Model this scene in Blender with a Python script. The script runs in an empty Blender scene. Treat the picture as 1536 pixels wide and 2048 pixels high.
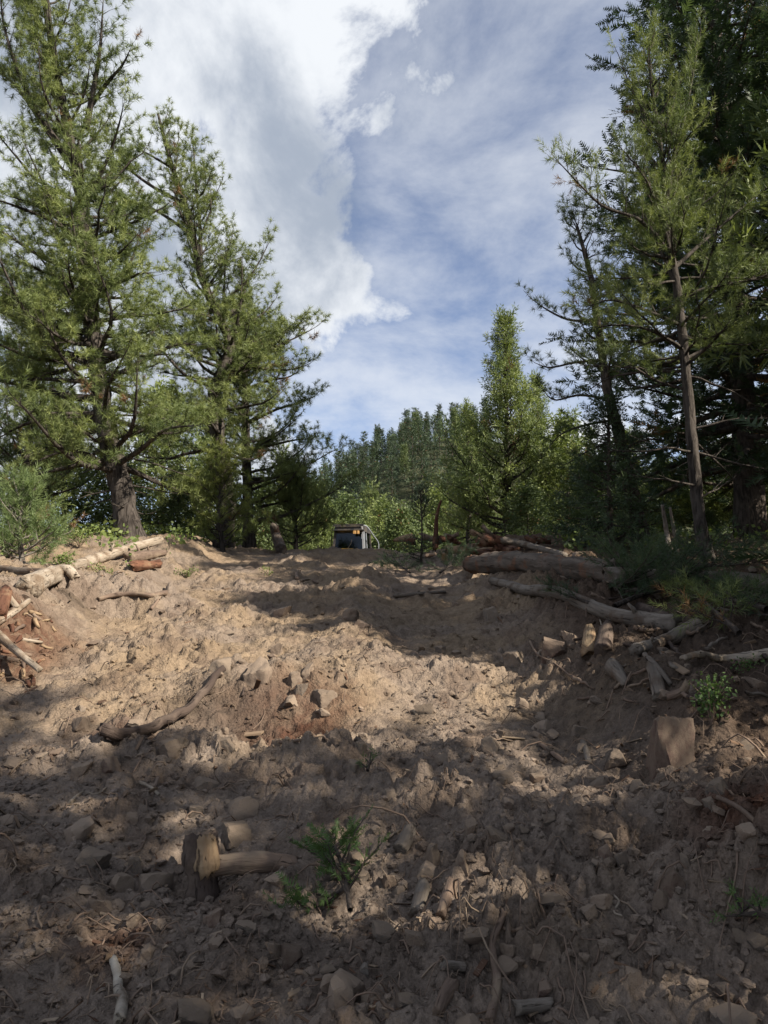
import bpy, math, random
import numpy as np
from mathutils import Vector
random.seed(7)
R = math.radians
sc = bpy.context.scene
COL = sc.collection

# ------------------------------------------------------------------ camera, sky, sun, exposure
PITCH, FPX, CAMZ = R(7.0), 1480.0, 1.5
cam = bpy.data.objects.new('camera', bpy.data.cameras.new('camera')); COL.objects.link(cam)
cam.data.sensor_fit = 'VERTICAL'; cam.data.sensor_height = 36.0; cam.data.lens = 36.0 * FPX / 2048
cam.data.clip_start = 0.05; cam.data.clip_end = 5000
cam.location = (0, 0, CAMZ); cam.rotation_euler = (math.pi / 2 + PITCH, 0, 0)
sc.camera = cam
SUN_EL = R(37); SUN_AZ = np.array([0.87, -0.49]); SUN_AZ = SUN_AZ / np.linalg.norm(SUN_AZ)
sun_dir = Vector((SUN_AZ[0] * math.cos(SUN_EL), SUN_AZ[1] * math.cos(SUN_EL), math.sin(SUN_EL)))
sun = bpy.data.objects.new('sun', bpy.data.lights.new('sun', 'SUN')); COL.objects.link(sun)
sun.data.energy = 5.0; sun.data.angle = R(0.53); sun.data.color = (1.0, 0.92, 0.79)
sun.rotation_euler = sun_dir.to_track_quat('Z', 'Y').to_euler(); sun.location = (20, -8, 20)
sc.view_settings.view_transform = 'Standard'; sc.view_settings.look = 'None'
sc.view_settings.exposure = 1.12; sc.view_settings.gamma = 1.0
sc.cycles.max_bounces = 6; sc.cycles.diffuse_bounces = 3; sc.cycles.glossy_bounces = 2
sc.cycles.transmission_bounces = 3; sc.cycles.transparent_max_bounces = 4
sc.cycles.caustics_reflective = False; sc.cycles.caustics_refractive = False

def pix_dir(px, py):
    cx, cy = (px - 768) / FPX, (1024 - py) / FPX
    s, c = math.sin(PITCH), math.cos(PITCH)
    return np.array([cx, c - cy * s, s + cy * c])
def P(px, py, d):                       # a point seen at this pixel of the photograph, d metres up the slope
    v = pix_dir(px, py); return v / v[1] * d + np.array([0, 0, CAMZ])

class NT:
    def __init__(s, tree): s.t = tree; s.n = tree.nodes; s.l = tree.links; s.n.clear()
    def new(s, typ, **kw):
        n = s.n.new(typ)
        for k, v in kw.items():
            if k == 'inp':
                for i, val in v.items():
                    if hasattr(val, 'is_output'): s.l.new(val, n.inputs[i])
                    else: n.inputs[i].default_value = val
            else: setattr(n, k, v)
        return n
    def math(s, op, a, b=0.0, c=0.0, clamp=False):
        n = s.new('ShaderNodeMath', operation=op, use_clamp=clamp, inp={0: a, 1: b, 2: c}); return n.outputs[0]
    def mix(s, f, a, b):
        n = s.new('ShaderNodeMix', data_type='RGBA', inp={0: f, 6: a, 7: b}); return n.outputs[2]
    def sm(s, v, a, b):
        n = s.new('ShaderNodeMapRange', interpolation_type='SMOOTHSTEP', inp={0: v, 1: a, 2: b, 3: 0.0, 4: 1.0}); return n.outputs[0]

world = bpy.data.worlds.new('World'); sc.world = world; world.use_nodes = True
w = NT(world.node_tree)
sky = w.new('ShaderNodeTexSky', sky_type='NISHITA', sun_disc=False, sun_elevation=SUN_EL,
            sun_rotation=math.atan2(SUN_AZ[0], SUN_AZ[1]), altitude=2300, air_density=1.0, dust_density=0.5, ozone_density=1.5)
tc = w.new('ShaderNodeTexCoord').outputs['Generated']
sep = w.new('ShaderNodeSeparateXYZ', inp={0: tc})
zc = w.math('MAXIMUM', sep.outputs[2], 0.0)
den = w.math('ADD', zc, 0.22)
pl = w.new('ShaderNodeCombineXYZ', inp={0: w.math('DIVIDE', sep.outputs[0], den), 1: w.math('DIVIDE', sep.outputs[1], den), 2: 0.0}).outputs[0]
def wnoise(scale, detail, rough, off, dist=0.0, vec=None):
    mp = w.new('ShaderNodeMapping', inp={0: vec if vec is not None else pl, 1: off})
    return w.new('ShaderNodeTexNoise', inp={'Vector': mp.outputs[0], 'Scale': scale, 'Detail': detail, 'Roughness': rough, 'Distortion': dist}).outputs[0]
n_big = wnoise(1.1, 9.0, 0.56, (3.1, 7.7, 0.0), 0.35)
n_edge = wnoise(5.5, 10.0, 0.62, (1.0, 2.0, 0.0), 0.3, tc)
n_det = wnoise(3.0, 7.0, 0.62, (11.0, 4.0, 0.0), 0.2)
n_shade = wnoise(5.0, 8.0, 0.55, (5.0, 9.0, 2.0), 0.3, tc)
def blob(px, py, r0, r1):               # soft mass of cloud around a sky direction
    d = pix_dir(px, py); d = d / np.linalg.norm(d)
    vd = w.new('ShaderNodeVectorMath', operation='DISTANCE', inp={0: tc, 1: tuple(d)}).outputs['Value']
    return w.sm(vd, r1, r0)
bl = [blob(240, 60, .16, .44), blob(540, 90, .07, .24), blob(730, 120, .06, .17), blob(850, 130, .03, .12), blob(500, 360, .10, .24), blob(620, 600, .06, .16), blob(760, 640, .02, .12), blob(330, 520, .14, .32), blob(360, 280, .10, .28)]
b = bl[0]
for k in bl[1:]: b = w.math('MAXIMUM', b, k)
blue = w.math('MAXIMUM', blob(1010, 330, .08, .27), w.math('MAXIMUM', blob(760, 770, .03, .12), blob(600, 770, .02, .10)))
f = w.math('ADD', w.math('MULTIPLY', b, 0.50), w.math('MULTIPLY', n_big, 0.62))
f = w.math('ADD', f, w.math('MULTIPLY', w.math('SUBTRACT', n_edge, 0.5), 0.85))
f = w.math('SUBTRACT', f, w.math('MULTIPLY', blue, 0.20))
low = w.math('MULTIPLY', w.sm(sep.outputs[2], 0.32, 0.19), 0.36)
f = w.math('ADD', f, low)
dens = w.sm(f, 0.55, 0.70)
wisp = w.math('MULTIPLY', w.sm(w.math('ADD', w.math('MULTIPLY', n_det, 0.6), w.math('MULTIPLY', n_big, 0.4)), 0.28, 0.66), 0.70)
dens2 = w.math('MAXIMUM', dens, wisp)
thick = w.math('MULTIPLY', w.sm(w.math('ADD', w.math('MULTIPLY', f, .8), w.math('MULTIPLY', w.math('SUBTRACT', n_shade, .5), 1.5)), 0.44, 0.92), 0.9)
ccol = w.mix(thick, (0.42, 0.435, 0.455, 1), (0.162, 0.19, 0.238, 1))
skyc = w.new('ShaderNodeVectorMath', operation='MULTIPLY', inp={0: sky.outputs[0], 1: (0.063, 0.065, 0.0715)}).outputs[0]
tot = w.mix(dens2, skyc, ccol)
bg = w.new('ShaderNodeBackground', inp={0: tot, 1: 1.0})
wo = w.new('ShaderNodeOutputWorld', inp={0: bg.outputs[0]})

# ------------------------------------------------------------------ helpers
def link(o, parent=None):
    COL.objects.link(o)
    if parent is not None: o.parent = parent
    return o
def tag(o, label=None, cat=None, group=None, kind=None):
    if label: o['label'] = label
    if cat: o['category'] = cat
    if group: o['group'] = group
    if kind: o['kind'] = kind
    return o
def empty(name, loc, label=None, cat=None, group=None):
    o = bpy.data.objects.new(name, None); o.empty_display_size = 0.2
    o.location = [float(v) for v in loc]; link(o); return tag(o, label, cat, group)
def mesh_np(name, V, polys, mat=None, smooth=False, attrs=None):
    """V (n,3); polys = list of (m,k) index arrays"""
    me = bpy.data.meshes.new(name)
    V = np.asarray(V, np.float32)
    me.vertices.add(len(V)); me.vertices.foreach_set('co', V.ravel())
    polys = [np.asarray(p, np.int32) for p in polys if len(p)]
    loops = np.concatenate([p.ravel() for p in polys])
    tots = np.concatenate([np.full(len(p), p.shape[1], np.int32) for p in polys])
    starts = np.concatenate([[0], np.cumsum(tots)[:-1]]).astype(np.int32)
    me.loops.add(len(loops)); me.loops.foreach_set('vertex_index', loops)
    me.polygons.add(len(tots)); me.polygons.foreach_set('loop_start', starts); me.polygons.foreach_set('loop_total', tots)
    me.polygons.foreach_set('use_smooth', np.full(len(tots), smooth, bool))
    for an, (typ, dat) in (attrs or {}).items():
        a = me.attributes.new(an, typ, 'POINT')
        if typ == 'FLOAT_VECTOR': a.data.foreach_set('vector', np.asarray(dat, np.float32).ravel())
        elif typ == 'FLOAT': a.data.foreach_set('value', np.asarray(dat, np.float32).ravel())
        else: a.data.foreach_set('color', np.asarray(dat, np.float32).ravel())
    me.update(calc_edges=True)
    if mat: me.materials.append(mat)
    return me
def obj(name, me, parent=None, loc=None):
    o = bpy.data.objects.new(name, me)
    if loc is not None: o.location = [float(v) for v in loc]
    return link(o, parent)
class Geo:                               # collects numpy pieces into one mesh
    def __init__(s): s.V = []; s.Q = []; s.T = []; s.n = 0; s.A = []
    def add(s, V, Q=None, T=None, a=0.5):
        V = np.asarray(V, float); s.V.append(V)
        if Q is not None and len(Q): s.Q.append(np.asarray(Q) + s.n)
        if T is not None and len(T): s.T.append(np.asarray(T) + s.n)
        s.A.append(np.full(len(V), a)); s.n += len(V); return s
    def mesh(s, name, mat, smooth=False, origin=(0, 0, 0)):
        V = np.concatenate(s.V) - np.asarray(origin, float)
        polys = []
        if s.Q: polys.append(np.concatenate(s.Q))
        if s.T: polys.append(np.concatenate(s.T))
        return mesh_np(name, V, polys, mat, smooth, {'tint': ('FLOAT', np.concatenate(s.A))})
def catmull(pts, n):
    pts = np.asarray(pts, float)
    if len(pts) == 2: return pts[0] + (pts[1] - pts[0]) * np.linspace(0, 1, n)[:, None]
    p = np.vstack([2 * pts[0] - pts[1], pts, 2 * pts[-1] - pts[-2]])
    out = []
    for u in np.linspace(0, len(pts) - 1 - 1e-6, n):
        i = int(u); t = u - i; a, b_, c, d = p[i], p[i + 1], p[i + 2], p[i + 3]
        out.append(.5 * ((2 * b_) + (c - a) * t + (2 * a - 5 * b_ + 4 * c - d) * t * t + (3 * b_ - a - 3 * c + d) * t ** 3))
    return np.array(out)
def tube(pts, rad, sides=6, cap=True, rough=None, rng=None):
    pts = np.asarray(pts, float); n = len(pts); rad = np.broadcast_to(np.asarray(rad, float), (n,))
    tg = np.gradient(pts, axis=0); tg /= np.linalg.norm(tg, axis=1)[:, None] + 1e-9
    ref = np.array([0.31, 0.17, 0.93]) if abs(tg[0][2]) < .8 else np.array([0.95, 0.2, 0.1])
    U = np.cross(tg, ref); U /= np.linalg.norm(U, axis=1)[:, None] + 1e-9
    W = np.cross(tg, U)
    a = np.linspace(0, 2 * math.pi, sides, endpoint=False)
    rr = rad[:, None] * np.ones((1, sides))
    if rough is not None: rr = rr * rough
    V = pts[:, None, :] + rr[:, :, None] * (np.cos(a)[None, :, None] * U[:, None, :] + np.sin(a)[None, :, None] * W[:, None, :])
    V = V.reshape(-1, 3)
    i = np.arange(n - 1)[:, None] * sides; j = np.arange(sides)[None, :]; j2 = (j + 1) % sides
    Q = np.stack([i + j, i + j2, i + sides + j2, i + sides + j], -1).reshape(-1, 4)
    T = []
    if cap:
        V = np.vstack([V, pts[0], pts[-1]]); c0, c1 = n * sides, n * sides + 1
        for k in range(sides):
            T.append((c0, (k + 1) % sides, k)); T.append((c1, (n - 1) * sides + k, (n - 1) * sides + (k + 1) % sides))
    return V, Q, np.array(T, int).reshape(-1, 3)

# ---- numpy noise
def _h(ix, iy, seed):
    n = (ix.astype(np.int64) * 374761393 + iy.astype(np.int64) * 668265263 + seed * 1442695041) & 0x7fffffff
    n = ((n ^ (n >> 13)) * 1274126177) & 0x7fffffff
    return ((n ^ (n >> 16)) & 0xffffff) / float(0x1000000)
def perlin(x, y, seed=0):
    ix, iy = np.floor(x), np.floor(y); fx, fy = x - ix, y - iy
    u, v = fx * fx * fx * (fx * (fx * 6 - 15) + 10), fy * fy * fy * (fy * (fy * 6 - 15) + 10)
    def g(dx, dy):
        a = _h(ix + dx, iy + dy, seed) * 2 * math.pi
        return np.cos(a) * (fx - dx) + np.sin(a) * (fy - dy)
    a = g(0, 0); b_ = g(1, 0); c = g(0, 1); d = g(1, 1)
    return ((a + u * (b_ - a)) * (1 - v) + (c + u * (d - c)) * v) * 1.5
def fbm(x, y, o=4, seed=0, gain=.5):
    s = 0; a = 1; f_ = 1; t = 0
    for k in range(o): s = s + a * perlin(x * f_ + k * 17.3, y * f_ - k * 9.1, seed + k); t += a; a *= gain; f_ *= 2.03
    return s / t
def domes(x, y, cell, seed, pw=.7):
    X, Y = x / cell, y / cell; ix, iy = np.floor(X), np.floor(Y); out = np.zeros_like(X)
    for dx in (-1, 0, 1):
        for dy in (-1, 0, 1):
            cx, cy = ix + dx, iy + dy
            ox, oy, r, hh, an = [_h(cx, cy, seed + k) for k in range(5)]
            ex, ey = X - cx - ox, Y - cy - oy
            ca, sa = np.cos(an * 6.28), np.sin(an * 6.28); st = 1 + hh * .9
            d2 = (ex * ca + ey * sa) ** 2 * st + (ey * ca - ex * sa) ** 2 / st
            rr = .35 + .5 * r
            q = np.clip(1 - d2 / rr ** 2, 0, 1) ** pw * rr * (.3 + .9 * hh)
            out = np.maximum(out, q)
    return out
def clods(x, y, cell, seed):
    X, Y = x / cell, y / cell; ix, iy = np.floor(X), np.floor(Y); f1 = np.full_like(X, 9.); f2 = np.full_like(X, 9.); hh = np.zeros_like(X)
    for dx in (-1, 0, 1):
        for dy in (-1, 0, 1):
            cx, cy = ix + dx, iy + dy; ex, ey = X - cx - _h(cx, cy, seed), Y - cy - _h(cx, cy, seed + 1)
            d = np.sqrt(ex * ex + ey * ey); nearer = d < f1
            f2 = np.where(nearer, f1, np.minimum(f2, d)); f1 = np.where(nearer, d, f1)
            hv = _h(cx, cy, seed + 2) + (ex * (_h(cx, cy, seed + 3) - .5) + ey * (_h(cx, cy, seed + 4) - .5)) * 1.1
            hh = np.where(nearer, hv, hh)
    return np.minimum(hh, .95) * (.3 + .7 * sstep(.0, .16, f2 - f1))
def sstep(a, b_, x): t = np.clip((x - a) / (b_ - a), 0, 1); return t * t * (3 - 2 * t)

# ------------------------------------------------------------------ the lie of the land
_py = np.array([-600, -80, -20, 0, 10, 14, 17, 20, 22.5, 25, 29, 34, 40, 60, 100, 700.])
_pz = np.array([-40, -10, -3, 0, 1.7, 2.28, 2.59, 2.79, 2.84, 2.74, 2.3, 1.95, 1.3, -2, -5, -8.])
_ty = np.arange(-100, 120, .1); _tz = np.interp(_ty, _py, _pz)
_k = np.exp(-np.linspace(-2, 2, 21) ** 2); _k /= _k.sum(); _tz = np.convolve(np.pad(_tz, 10, 'edge'), _k, 'valid')
def track_x(y): return 0.42 + 0.012 * y + .1 * np.sin(y * .4)
def H(x, y, detail=True):
    x = np.asarray(x, float); y = np.asarray(y, float)
    z = np.where((y > -99) & (y < 119), np.interp(y, _ty, _tz), np.interp(y, _py, _pz))
    near = sstep(40, 26, y)
    z = z + near * .36 * sstep(.0, 1.7, -x - 2.0 - .06 * y + .5 * perlin(x * .5, y * .5, 3)) * sstep(3, 8, y)
    z = z + near * .33 * sstep(-.1, 1.2, x - 1.0 - .04 * y + .35 * perlin(x * .8, y * .8, 5)) * sstep(-8, 2, y)
    z = z + .16 * np.exp(-((x - 1.25 - .06 * y) / .38) ** 2) * sstep(1, 2.5, y) * sstep(13, 9, y)          # berm right of the pushed lane
    tx = (x - track_x(y)) / .52
    z = z - .045 * np.exp(-tx ** 4) * sstep(2, 4, y) * sstep(20, 15, y)                                     # pressed lane
    z = z + .10 * np.exp(-((x + .32 + .05 * y * 0) / .3) ** 2) * sstep(4, 5, y) * sstep(10, 8, y)           # low windrow
    z = z - .20 * np.exp(-(((x + .62) / .62) ** 2 + ((y - 4.35) / .38) ** 2))                               # torn-out hollow
    z = z + .14 * np.exp(-(((x + .75) / .5) ** 2 + ((y - 5.15) / .3) ** 2))
    z = z - .10 * np.exp(-(((x + .65) / .2) ** 2 + ((y - 2.78) / .16) ** 2))                                # hole at the broken root
    z = z + .22 * np.exp(-(((x - 1.3) / .26) ** 2 + ((y - 2.2) / .22) ** 2))                               # fibrous clod, right corner
    z = z + .18 * np.exp(-(((x + 3.1) / .7) ** 2 + ((y - 8.1) / .55) ** 2))
    z = z - .20 * np.exp(-(((x + 2.75) / .3) ** 2 + ((y - 7.55) / .2) ** 2))
    z = z + .25 * np.exp(-(((x + 3.2) / .55) ** 2 + ((y - 6.0) / .9) ** 2))
    if detail:
        fd = sstep(60, 20, y) * sstep(-12, 0, y)
        rough = .5 + .75 * sstep(-.25, .35, fbm(x * .7, y * .7, 3, 40)) ; rough = rough * (1 + .15 * sstep(4.3, 6, y) * sstep(14, 9, y)); rough = rough * (1 - .5 * np.exp(-tx ** 4) * sstep(3, 5, y))
        wx = x + .06 * perlin(x * 5, y * 5, 77); wy = y + .06 * perlin(x * 5, y * 5, 78)
        z = z + fd * (.085 * fbm(x * .9, y * .9, 4, 11) + .05 * (1 - 2 * np.abs(fbm(x * 2.6, y * 2.6, 3, 21))) * rough)
        z = z + fd * rough * (.06 * domes(wx, wy, .42, 101, .9) + .07 * clods(wx, wy, .34, 251) * sstep(-.1, .3, fbm(x * 1.1 + 9, y * 1.1, 3, 47)) + .028 * domes(wx, wy, .19, 131, .9) + .03 * (1 - 2.2 * np.abs(fbm(x * 6, y * 6, 3, 27))))
        ww = x + .03 * perlin(x * 14, y * 14, 79); wv = y + .03 * perlin(x * 14, y * 14, 80)
        pk = sstep(-.2, .25, fbm(x * 1.6, y * 1.6, 3, 45))
        z = z + fd * rough * (.056 * pk * clods(ww, wv, .16, 211) * sstep(18, 11, y) + .044 * clods(ww + 3, wv, .075, 221) * sstep(12, 7, y))
        z = z + fd * rough * sstep(6, 3, y) * .020 * clods(ww + 7, wv, .036, 231)
        z = z + fd * rough * sstep(26, 10, y) * (.020 * domes(wx + .03, wy, .075, 161, .8) + .010 * domes(wx, wy, .034, 191, .8) * sstep(9, 4, y))
        z = z + fd * sstep(14, 6, y) * .008 * fbm(x * 22, y * 22, 3, 61)
        cl = np.abs(np.sin((y + .09 * perlin(x * 1.7, y * 1.7, 88)) * math.pi / .40)) ** .8
        z = z + .085 * cl * (.6 + .5 * perlin(x * 2.3, y * 1.1, 91)) * np.exp(-((x - track_x(y)) / .55) ** 4) * sstep(5, 7, y) * sstep(20, 14, y)
    return z
def ground_hit(px, py, lift=0.0):
    v = pix_dir(px, py); t = np.linspace(1.0, 26, 500)
    p = v[None, :] * t[:, None]; k = int(np.argmax(p[:, 2] + CAMZ <= H(p[:, 0], p[:, 1], False) + .22))
    if k == 0: k = 380
    t = np.linspace(max(1.0, t[k] - .3), t[k] + 5, 700); p = v[None, :] * t[:, None]; g = HQ(p[:, 0], p[:, 1]); k = int(np.argmax(p[:, 2] + CAMZ <= g + lift))
    if not (p[k, 2] + CAMZ <= g[k] + lift): k = 40
    return np.array([p[k, 0], p[k, 1], g[k]])
GRID = {}
def HQ(x, y):                            # height read back from the built sheet (before it exists: the bare land form)
    if not GRID: return H(x, y, False)
    ys, u, Wd, Z = GRID['ys'], GRID['u'], GRID['W'], GRID['Z']
    i = np.clip(np.searchsorted(ys, y) - 1, 0, len(ys) - 2); fy = (y - ys[i]) / (ys[i + 1] - ys[i])
    uu = x / (Wd[i] + (Wd[i + 1] - Wd[i]) * fy); j = np.clip(np.searchsorted(u, uu) - 1, 0, len(u) - 2); fx = np.clip((uu - u[j]) / (u[j + 1] - u[j]), 0, 1)
    return (Z[i, j] * (1 - fx) + Z[i, j + 1] * fx) * (1 - fy) + (Z[i + 1, j] * (1 - fx) + Z[i + 1, j + 1] * fx) * fy
def gz(x, y): return float(HQ(np.array([x]), np.array([y]))[0])

# ------------------------------------------------------------------ materials
def mat_base(name):
    m = bpy.data.materials.new(name); m.use_nodes = True; n = NT(m.node_tree)
    out = n.new('ShaderNodeOutputMaterial'); return m, n, out
def finish(n, out, col, rough=.9, bump=None, bstr=.5, bdist=.01, spec=.2, metal=0.0):
    p = n.new('ShaderNodeBsdfPrincipled', inp={'Base Color': col, 'Roughness': rough, 'Specular IOR Level': spec, 'Metallic': metal})
    if bump is not None:
        bn = n.new('ShaderNodeBump', inp={'Strength': bstr, 'Distance': bdist, 'Height': bump}); n.l.new(bn.outputs[0], p.inputs['Normal'])
    n.l.new(p.outputs[0], out.inputs[0]); return p
def tex(n, scale, detail=5, rough=.55, vec=None, dist=0.0):
    return n.new('ShaderNodeTexNoise', inp={'Vector': vec, 'Scale': scale, 'Detail': detail, 'Roughness': rough, 'Distortion': dist}).outputs[0]
def ramp(n, f, stops):
    r = n.new('ShaderNodeValToRGB', inp={0: f}); e = r.color_ramp.elements
    while len(e) < len(stops): e.new(.5)
    for k, (p, c) in enumerate(stops): e[k].position = p; e[k].color = (*c, 1)
    return r.outputs[0]
def coords(n, scale=(1, 1, 1), which='Object', perobj=False):
    c = n.new('ShaderNodeTexCoord').outputs[which]
    mp = n.new('ShaderNodeMapping', inp={0: c, 3: scale})
    if perobj:
        oi = n.new('ShaderNodeObjectInfo'); r = n.math('MULTIPLY', oi.outputs['Random'], 37.0)
        cb = n.new('ShaderNodeCombineXYZ', inp={0: r, 1: r, 2: r}); n.l.new(cb.outputs[0], mp.inputs[1])
    return mp.outputs[0]

def soil_material():
    m, n, out = mat_base('soil')
    v = coords(n)
    a = n.new('ShaderNodeAttribute', attribute_name='soil').outputs['Color']
    n1 = tex(n, 3.0, 6, .6, v); n2 = tex(n, 28.0, 6, .65, v); n3 = tex(n, 130.0, 4, .6, v)
    c = n.mix(n.math('MULTIPLY', n.sm(n1, .35, .65), .35), a, n.new('ShaderNodeVectorMath', operation='MULTIPLY', inp={0: a, 1: (.62, .58, .55)}).outputs[0])
    k = n.math('ADD', n.math('MULTIPLY', n2, 1.3), n.math('MULTIPLY', n3, .9))
    k = n.math('SUBTRACT', k, .06)
    k = n.math('MAXIMUM', k, .25)
    c = n.new('ShaderNodeVectorMath', operation='SCALE', inp={0: c, 'Scale': n.math('MULTIPLY', k, .71)}).outputs[0]
    vor = n.new('ShaderNodeTexVoronoi', inp={'Vector': v, 'Scale': 55.0}).outputs[0]
    hgt = n.math('ADD', n.math('MULTIPLY', n3, .5), n.math('SUBTRACT', n2, n.math('MULTIPLY', vor, .5)))
    finish(n, out, c, .97, hgt, 1.0, .016, .1)
    return m
M_SOIL = soil_material()

def rock_material(name, c1, c2, dust=(.25, .19, .14)):
    m, n, out = mat_base(name)
    v = coords(n, perobj=True)
    n1 = tex(n, 9, 6, .6, v, .4); n2 = tex(n, 60, 5, .7, v); n3 = tex(n, 4, 4, .6, v)
    c = n.mix(n.sm(n1, .35, .65), (*c1, 1), (*c2, 1))
    g = n.new('ShaderNodeNewGeometry'); up = n.new('ShaderNodeSeparateXYZ', inp={0: g.outputs['Normal']}).outputs[2]
    dst = n.math('MULTIPLY', n.sm(n.math('ADD', n.math('MULTIPLY', up, .35), n.math('ADD', n3, n.math('MULTIPLY', n2, .35))), .48, .85), .92)
    c = n.mix(dst, c, (*dust, 1))
    sp = n.sm(n2, .60, .72); c = n.mix(n.math('MULTIPLY', sp, .4), c, (.10, .075, .06, 1))
    oi = n.new('ShaderNodeObjectInfo'); c = n.new('ShaderNodeVectorMath', operation='SCALE', inp={0: c, 'Scale': n.math('ADD', n.math('MULTIPLY', oi.outputs['Random'], .35), .60)}).outputs[0]
    finish(n, out, c, .9, n.math('ADD', n1, n.math('MULTIPLY', n2, .5)), .6, .006, .2)
    return m
M_ROCK = rock_material('rock_tan', (.25, .185, .14), (.17, .125, .098))
M_ROCKG = rock_material('rock_grey', (.22, .185, .155), (.145, .12, .102))
M_ROCKR = rock_material('rock_red', (.18, .118, .092), (.12, .078, .062), (.20, .148, .11))

def wood_material(name, c1, c2, c3, stretch=(14, 14, 1.6), crack=.6):
    m, n, out = mat_base(name)
    v = n.new('ShaderNodeAttribute', attribute_name='grain').outputs['Vector']
    v = n.new('ShaderNodeMapping', inp={0: v, 3: stretch}).outputs[0]
    v2 = coords(n, perobj=True)
    n1 = tex(n, 1.0, 7, .65, v, .6); n2 = tex(n, 5.0, 5, .6, v2); n3 = tex(n, 3.0, 4, .7, v, .3)
    c = n.mix(n.sm(n1, .33, .62), (*c1, 1), (*c2, 1))
    c = n.mix(n.math('MULTIPLY', n.sm(n2, .50, .66), .85), c, (*c3, 1))
    cr = n.sm(n3, .40, .33); c = n.mix(n.math('MULTIPLY', cr, crack), c, (.03, .022, .018, 1))
    finish(n, out, c, .9, n.math('SUBTRACT', n.math('ADD', n1, n.math('MULTIPLY', n3, .8)), cr), .8, .015, .15)
    return m
M_GREYWOOD = wood_material('weathered_wood', (.20, .17, .14), (.115, .095, .078), (.085, .058, .04))
M_LOG = wood_material('old_log', (.15, .122, .10), (.075, .06, .048), (.15, .08, .05), crack=.85)
M_PALEWOOD = wood_material('pale_stick', (.35, .295, .235), (.22, .175, .13), (.13, .09, .06), crack=.6)
M_BROWNWOOD = wood_material('brown_root', (.19, .135, .10), (.12, .085, .065), (.23, .175, .125))
M_DARKWOOD = wood_material('dark_root', (.075, .055, .045), (.05, .036, .03), (.12, .09, .07))
M_ROTWOOD = wood_material('rotten_wood', (.15, .072, .044), (.08, .038, .025), (.20, .13, .08))
M_SPLINT = wood_material('splintered_wood', (.32, .235, .145), (.21, .14, .085), (.12, .075, .045), crack=.75)
M_BIRCH = wood_material('white_bark', (.38, .34, .28), (.24, .20, .155), (.09, .065, .045), stretch=(5, 5, 9), crack=.5)

def bark_material(name, c1, c2, sc_=(16, 16, 3.5)):
    m, n, out = mat_base(name)
    v = coords(n, sc_); v2 = coords(n, (1.3, 1.3, 1.3))
    n1 = tex(n, 1.0, 6, .62, v, .8); n2 = tex(n, 2.0, 4, .6, v2)
    c = n.mix(n.sm(n1, .38, .62), (*c1, 1), (*c2, 1))
    c = n.mix(n.math('MULTIPLY', n.sm(n2, .5, .7), .6), c, (c2[0] * 1.35, c2[1] * 1.35, c2[2] * 1.35, 1))
    finish(n, out, c, .92, n1, .9, .03, .15)
    return m
M_BARK = bark_material('pine_bark', (.022, .018, .015), (.078, .066, .057))
M_BARKP = bark_material('pale_pine_bark', (.10, .085, .072), (.27, .24, .205))
M_BARKD = bark_material('dark_bark', (.03, .024, .02), (.085, .068, .056))

def leaf_material(name, dark, mid, light, brown=(.16, .09, .04), trans=.3, vary=.12):
    m, n, out = mat_base(name)
    a = n.new('ShaderNodeAttribute', attribute_name='tint').outputs['Fac']
    c = ramp(n, a, [(0.0, brown), (.035, brown), (.05, dark), (.55, mid), (1.0, light)])
    oi = n.new('ShaderNodeObjectInfo'); c = n.new('ShaderNodeVectorMath', operation='SCALE', inp={0: c, 'Scale': n.math('ADD', n.math('MULTIPLY', oi.outputs['Random'], vary), 1 - vary / 2)}).outputs[0]
    d = n.new('ShaderNodeBsdfPrincipled', inp={'Base Color': c, 'Roughness': .55, 'Specular IOR Level': .35})
    t = n.new('ShaderNodeBsdfTranslucent', inp={0: n.new('ShaderNodeVectorMath', operation='MULTIPLY', inp={0: c, 1: (1.15, 1.2, .7)}).outputs[0]})
    x = n.new('ShaderNodeMixShader', inp={0: trans, 1: d.outputs[0], 2: t.outputs[0]})
    n.l.new(x.outputs[0], out.inputs[0]); return m
M_PINE = leaf_material('pine_needles', (.068, .098, .034), (.148, .182, .062), (.24, .27, .095))
M_PINEY = leaf_material('young_pine_needles', (.075, .115, .04), (.13, .18, .07), (.20, .25, .10))
M_YELLOW = leaf_material('yellow_green_needles', (.09, .12, .03), (.14, .17, .045), (.20, .22, .06))
M_FIR = leaf_material('fir_needles', (.028, .048, .026), (.052, .080, .038), (.085, .118, .05))
M_JUN = leaf_material('juniper_scales', (.065, .095, .032), (.135, .172, .056), (.21, .245, .08))
M_SPRUCE = leaf_material('hill_needles', (.036, .058, .034), (.060, .088, .048), (.10, .135, .06), trans=.15, vary=.7)
M_ASPEN = leaf_material('hill_leaves', (.052, .078, .028), (.09, .12, .042), (.135, .165, .058), trans=.3, vary=.35)
M_LEAF = leaf_material('broad_leaves', (.05, .09, .025), (.09, .15, .045), (.14, .21, .07))
M_SHRUB = leaf_material('shrub_leaves', (.07, .10, .025), (.13, .17, .045), (.22, .25, .08))

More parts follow.
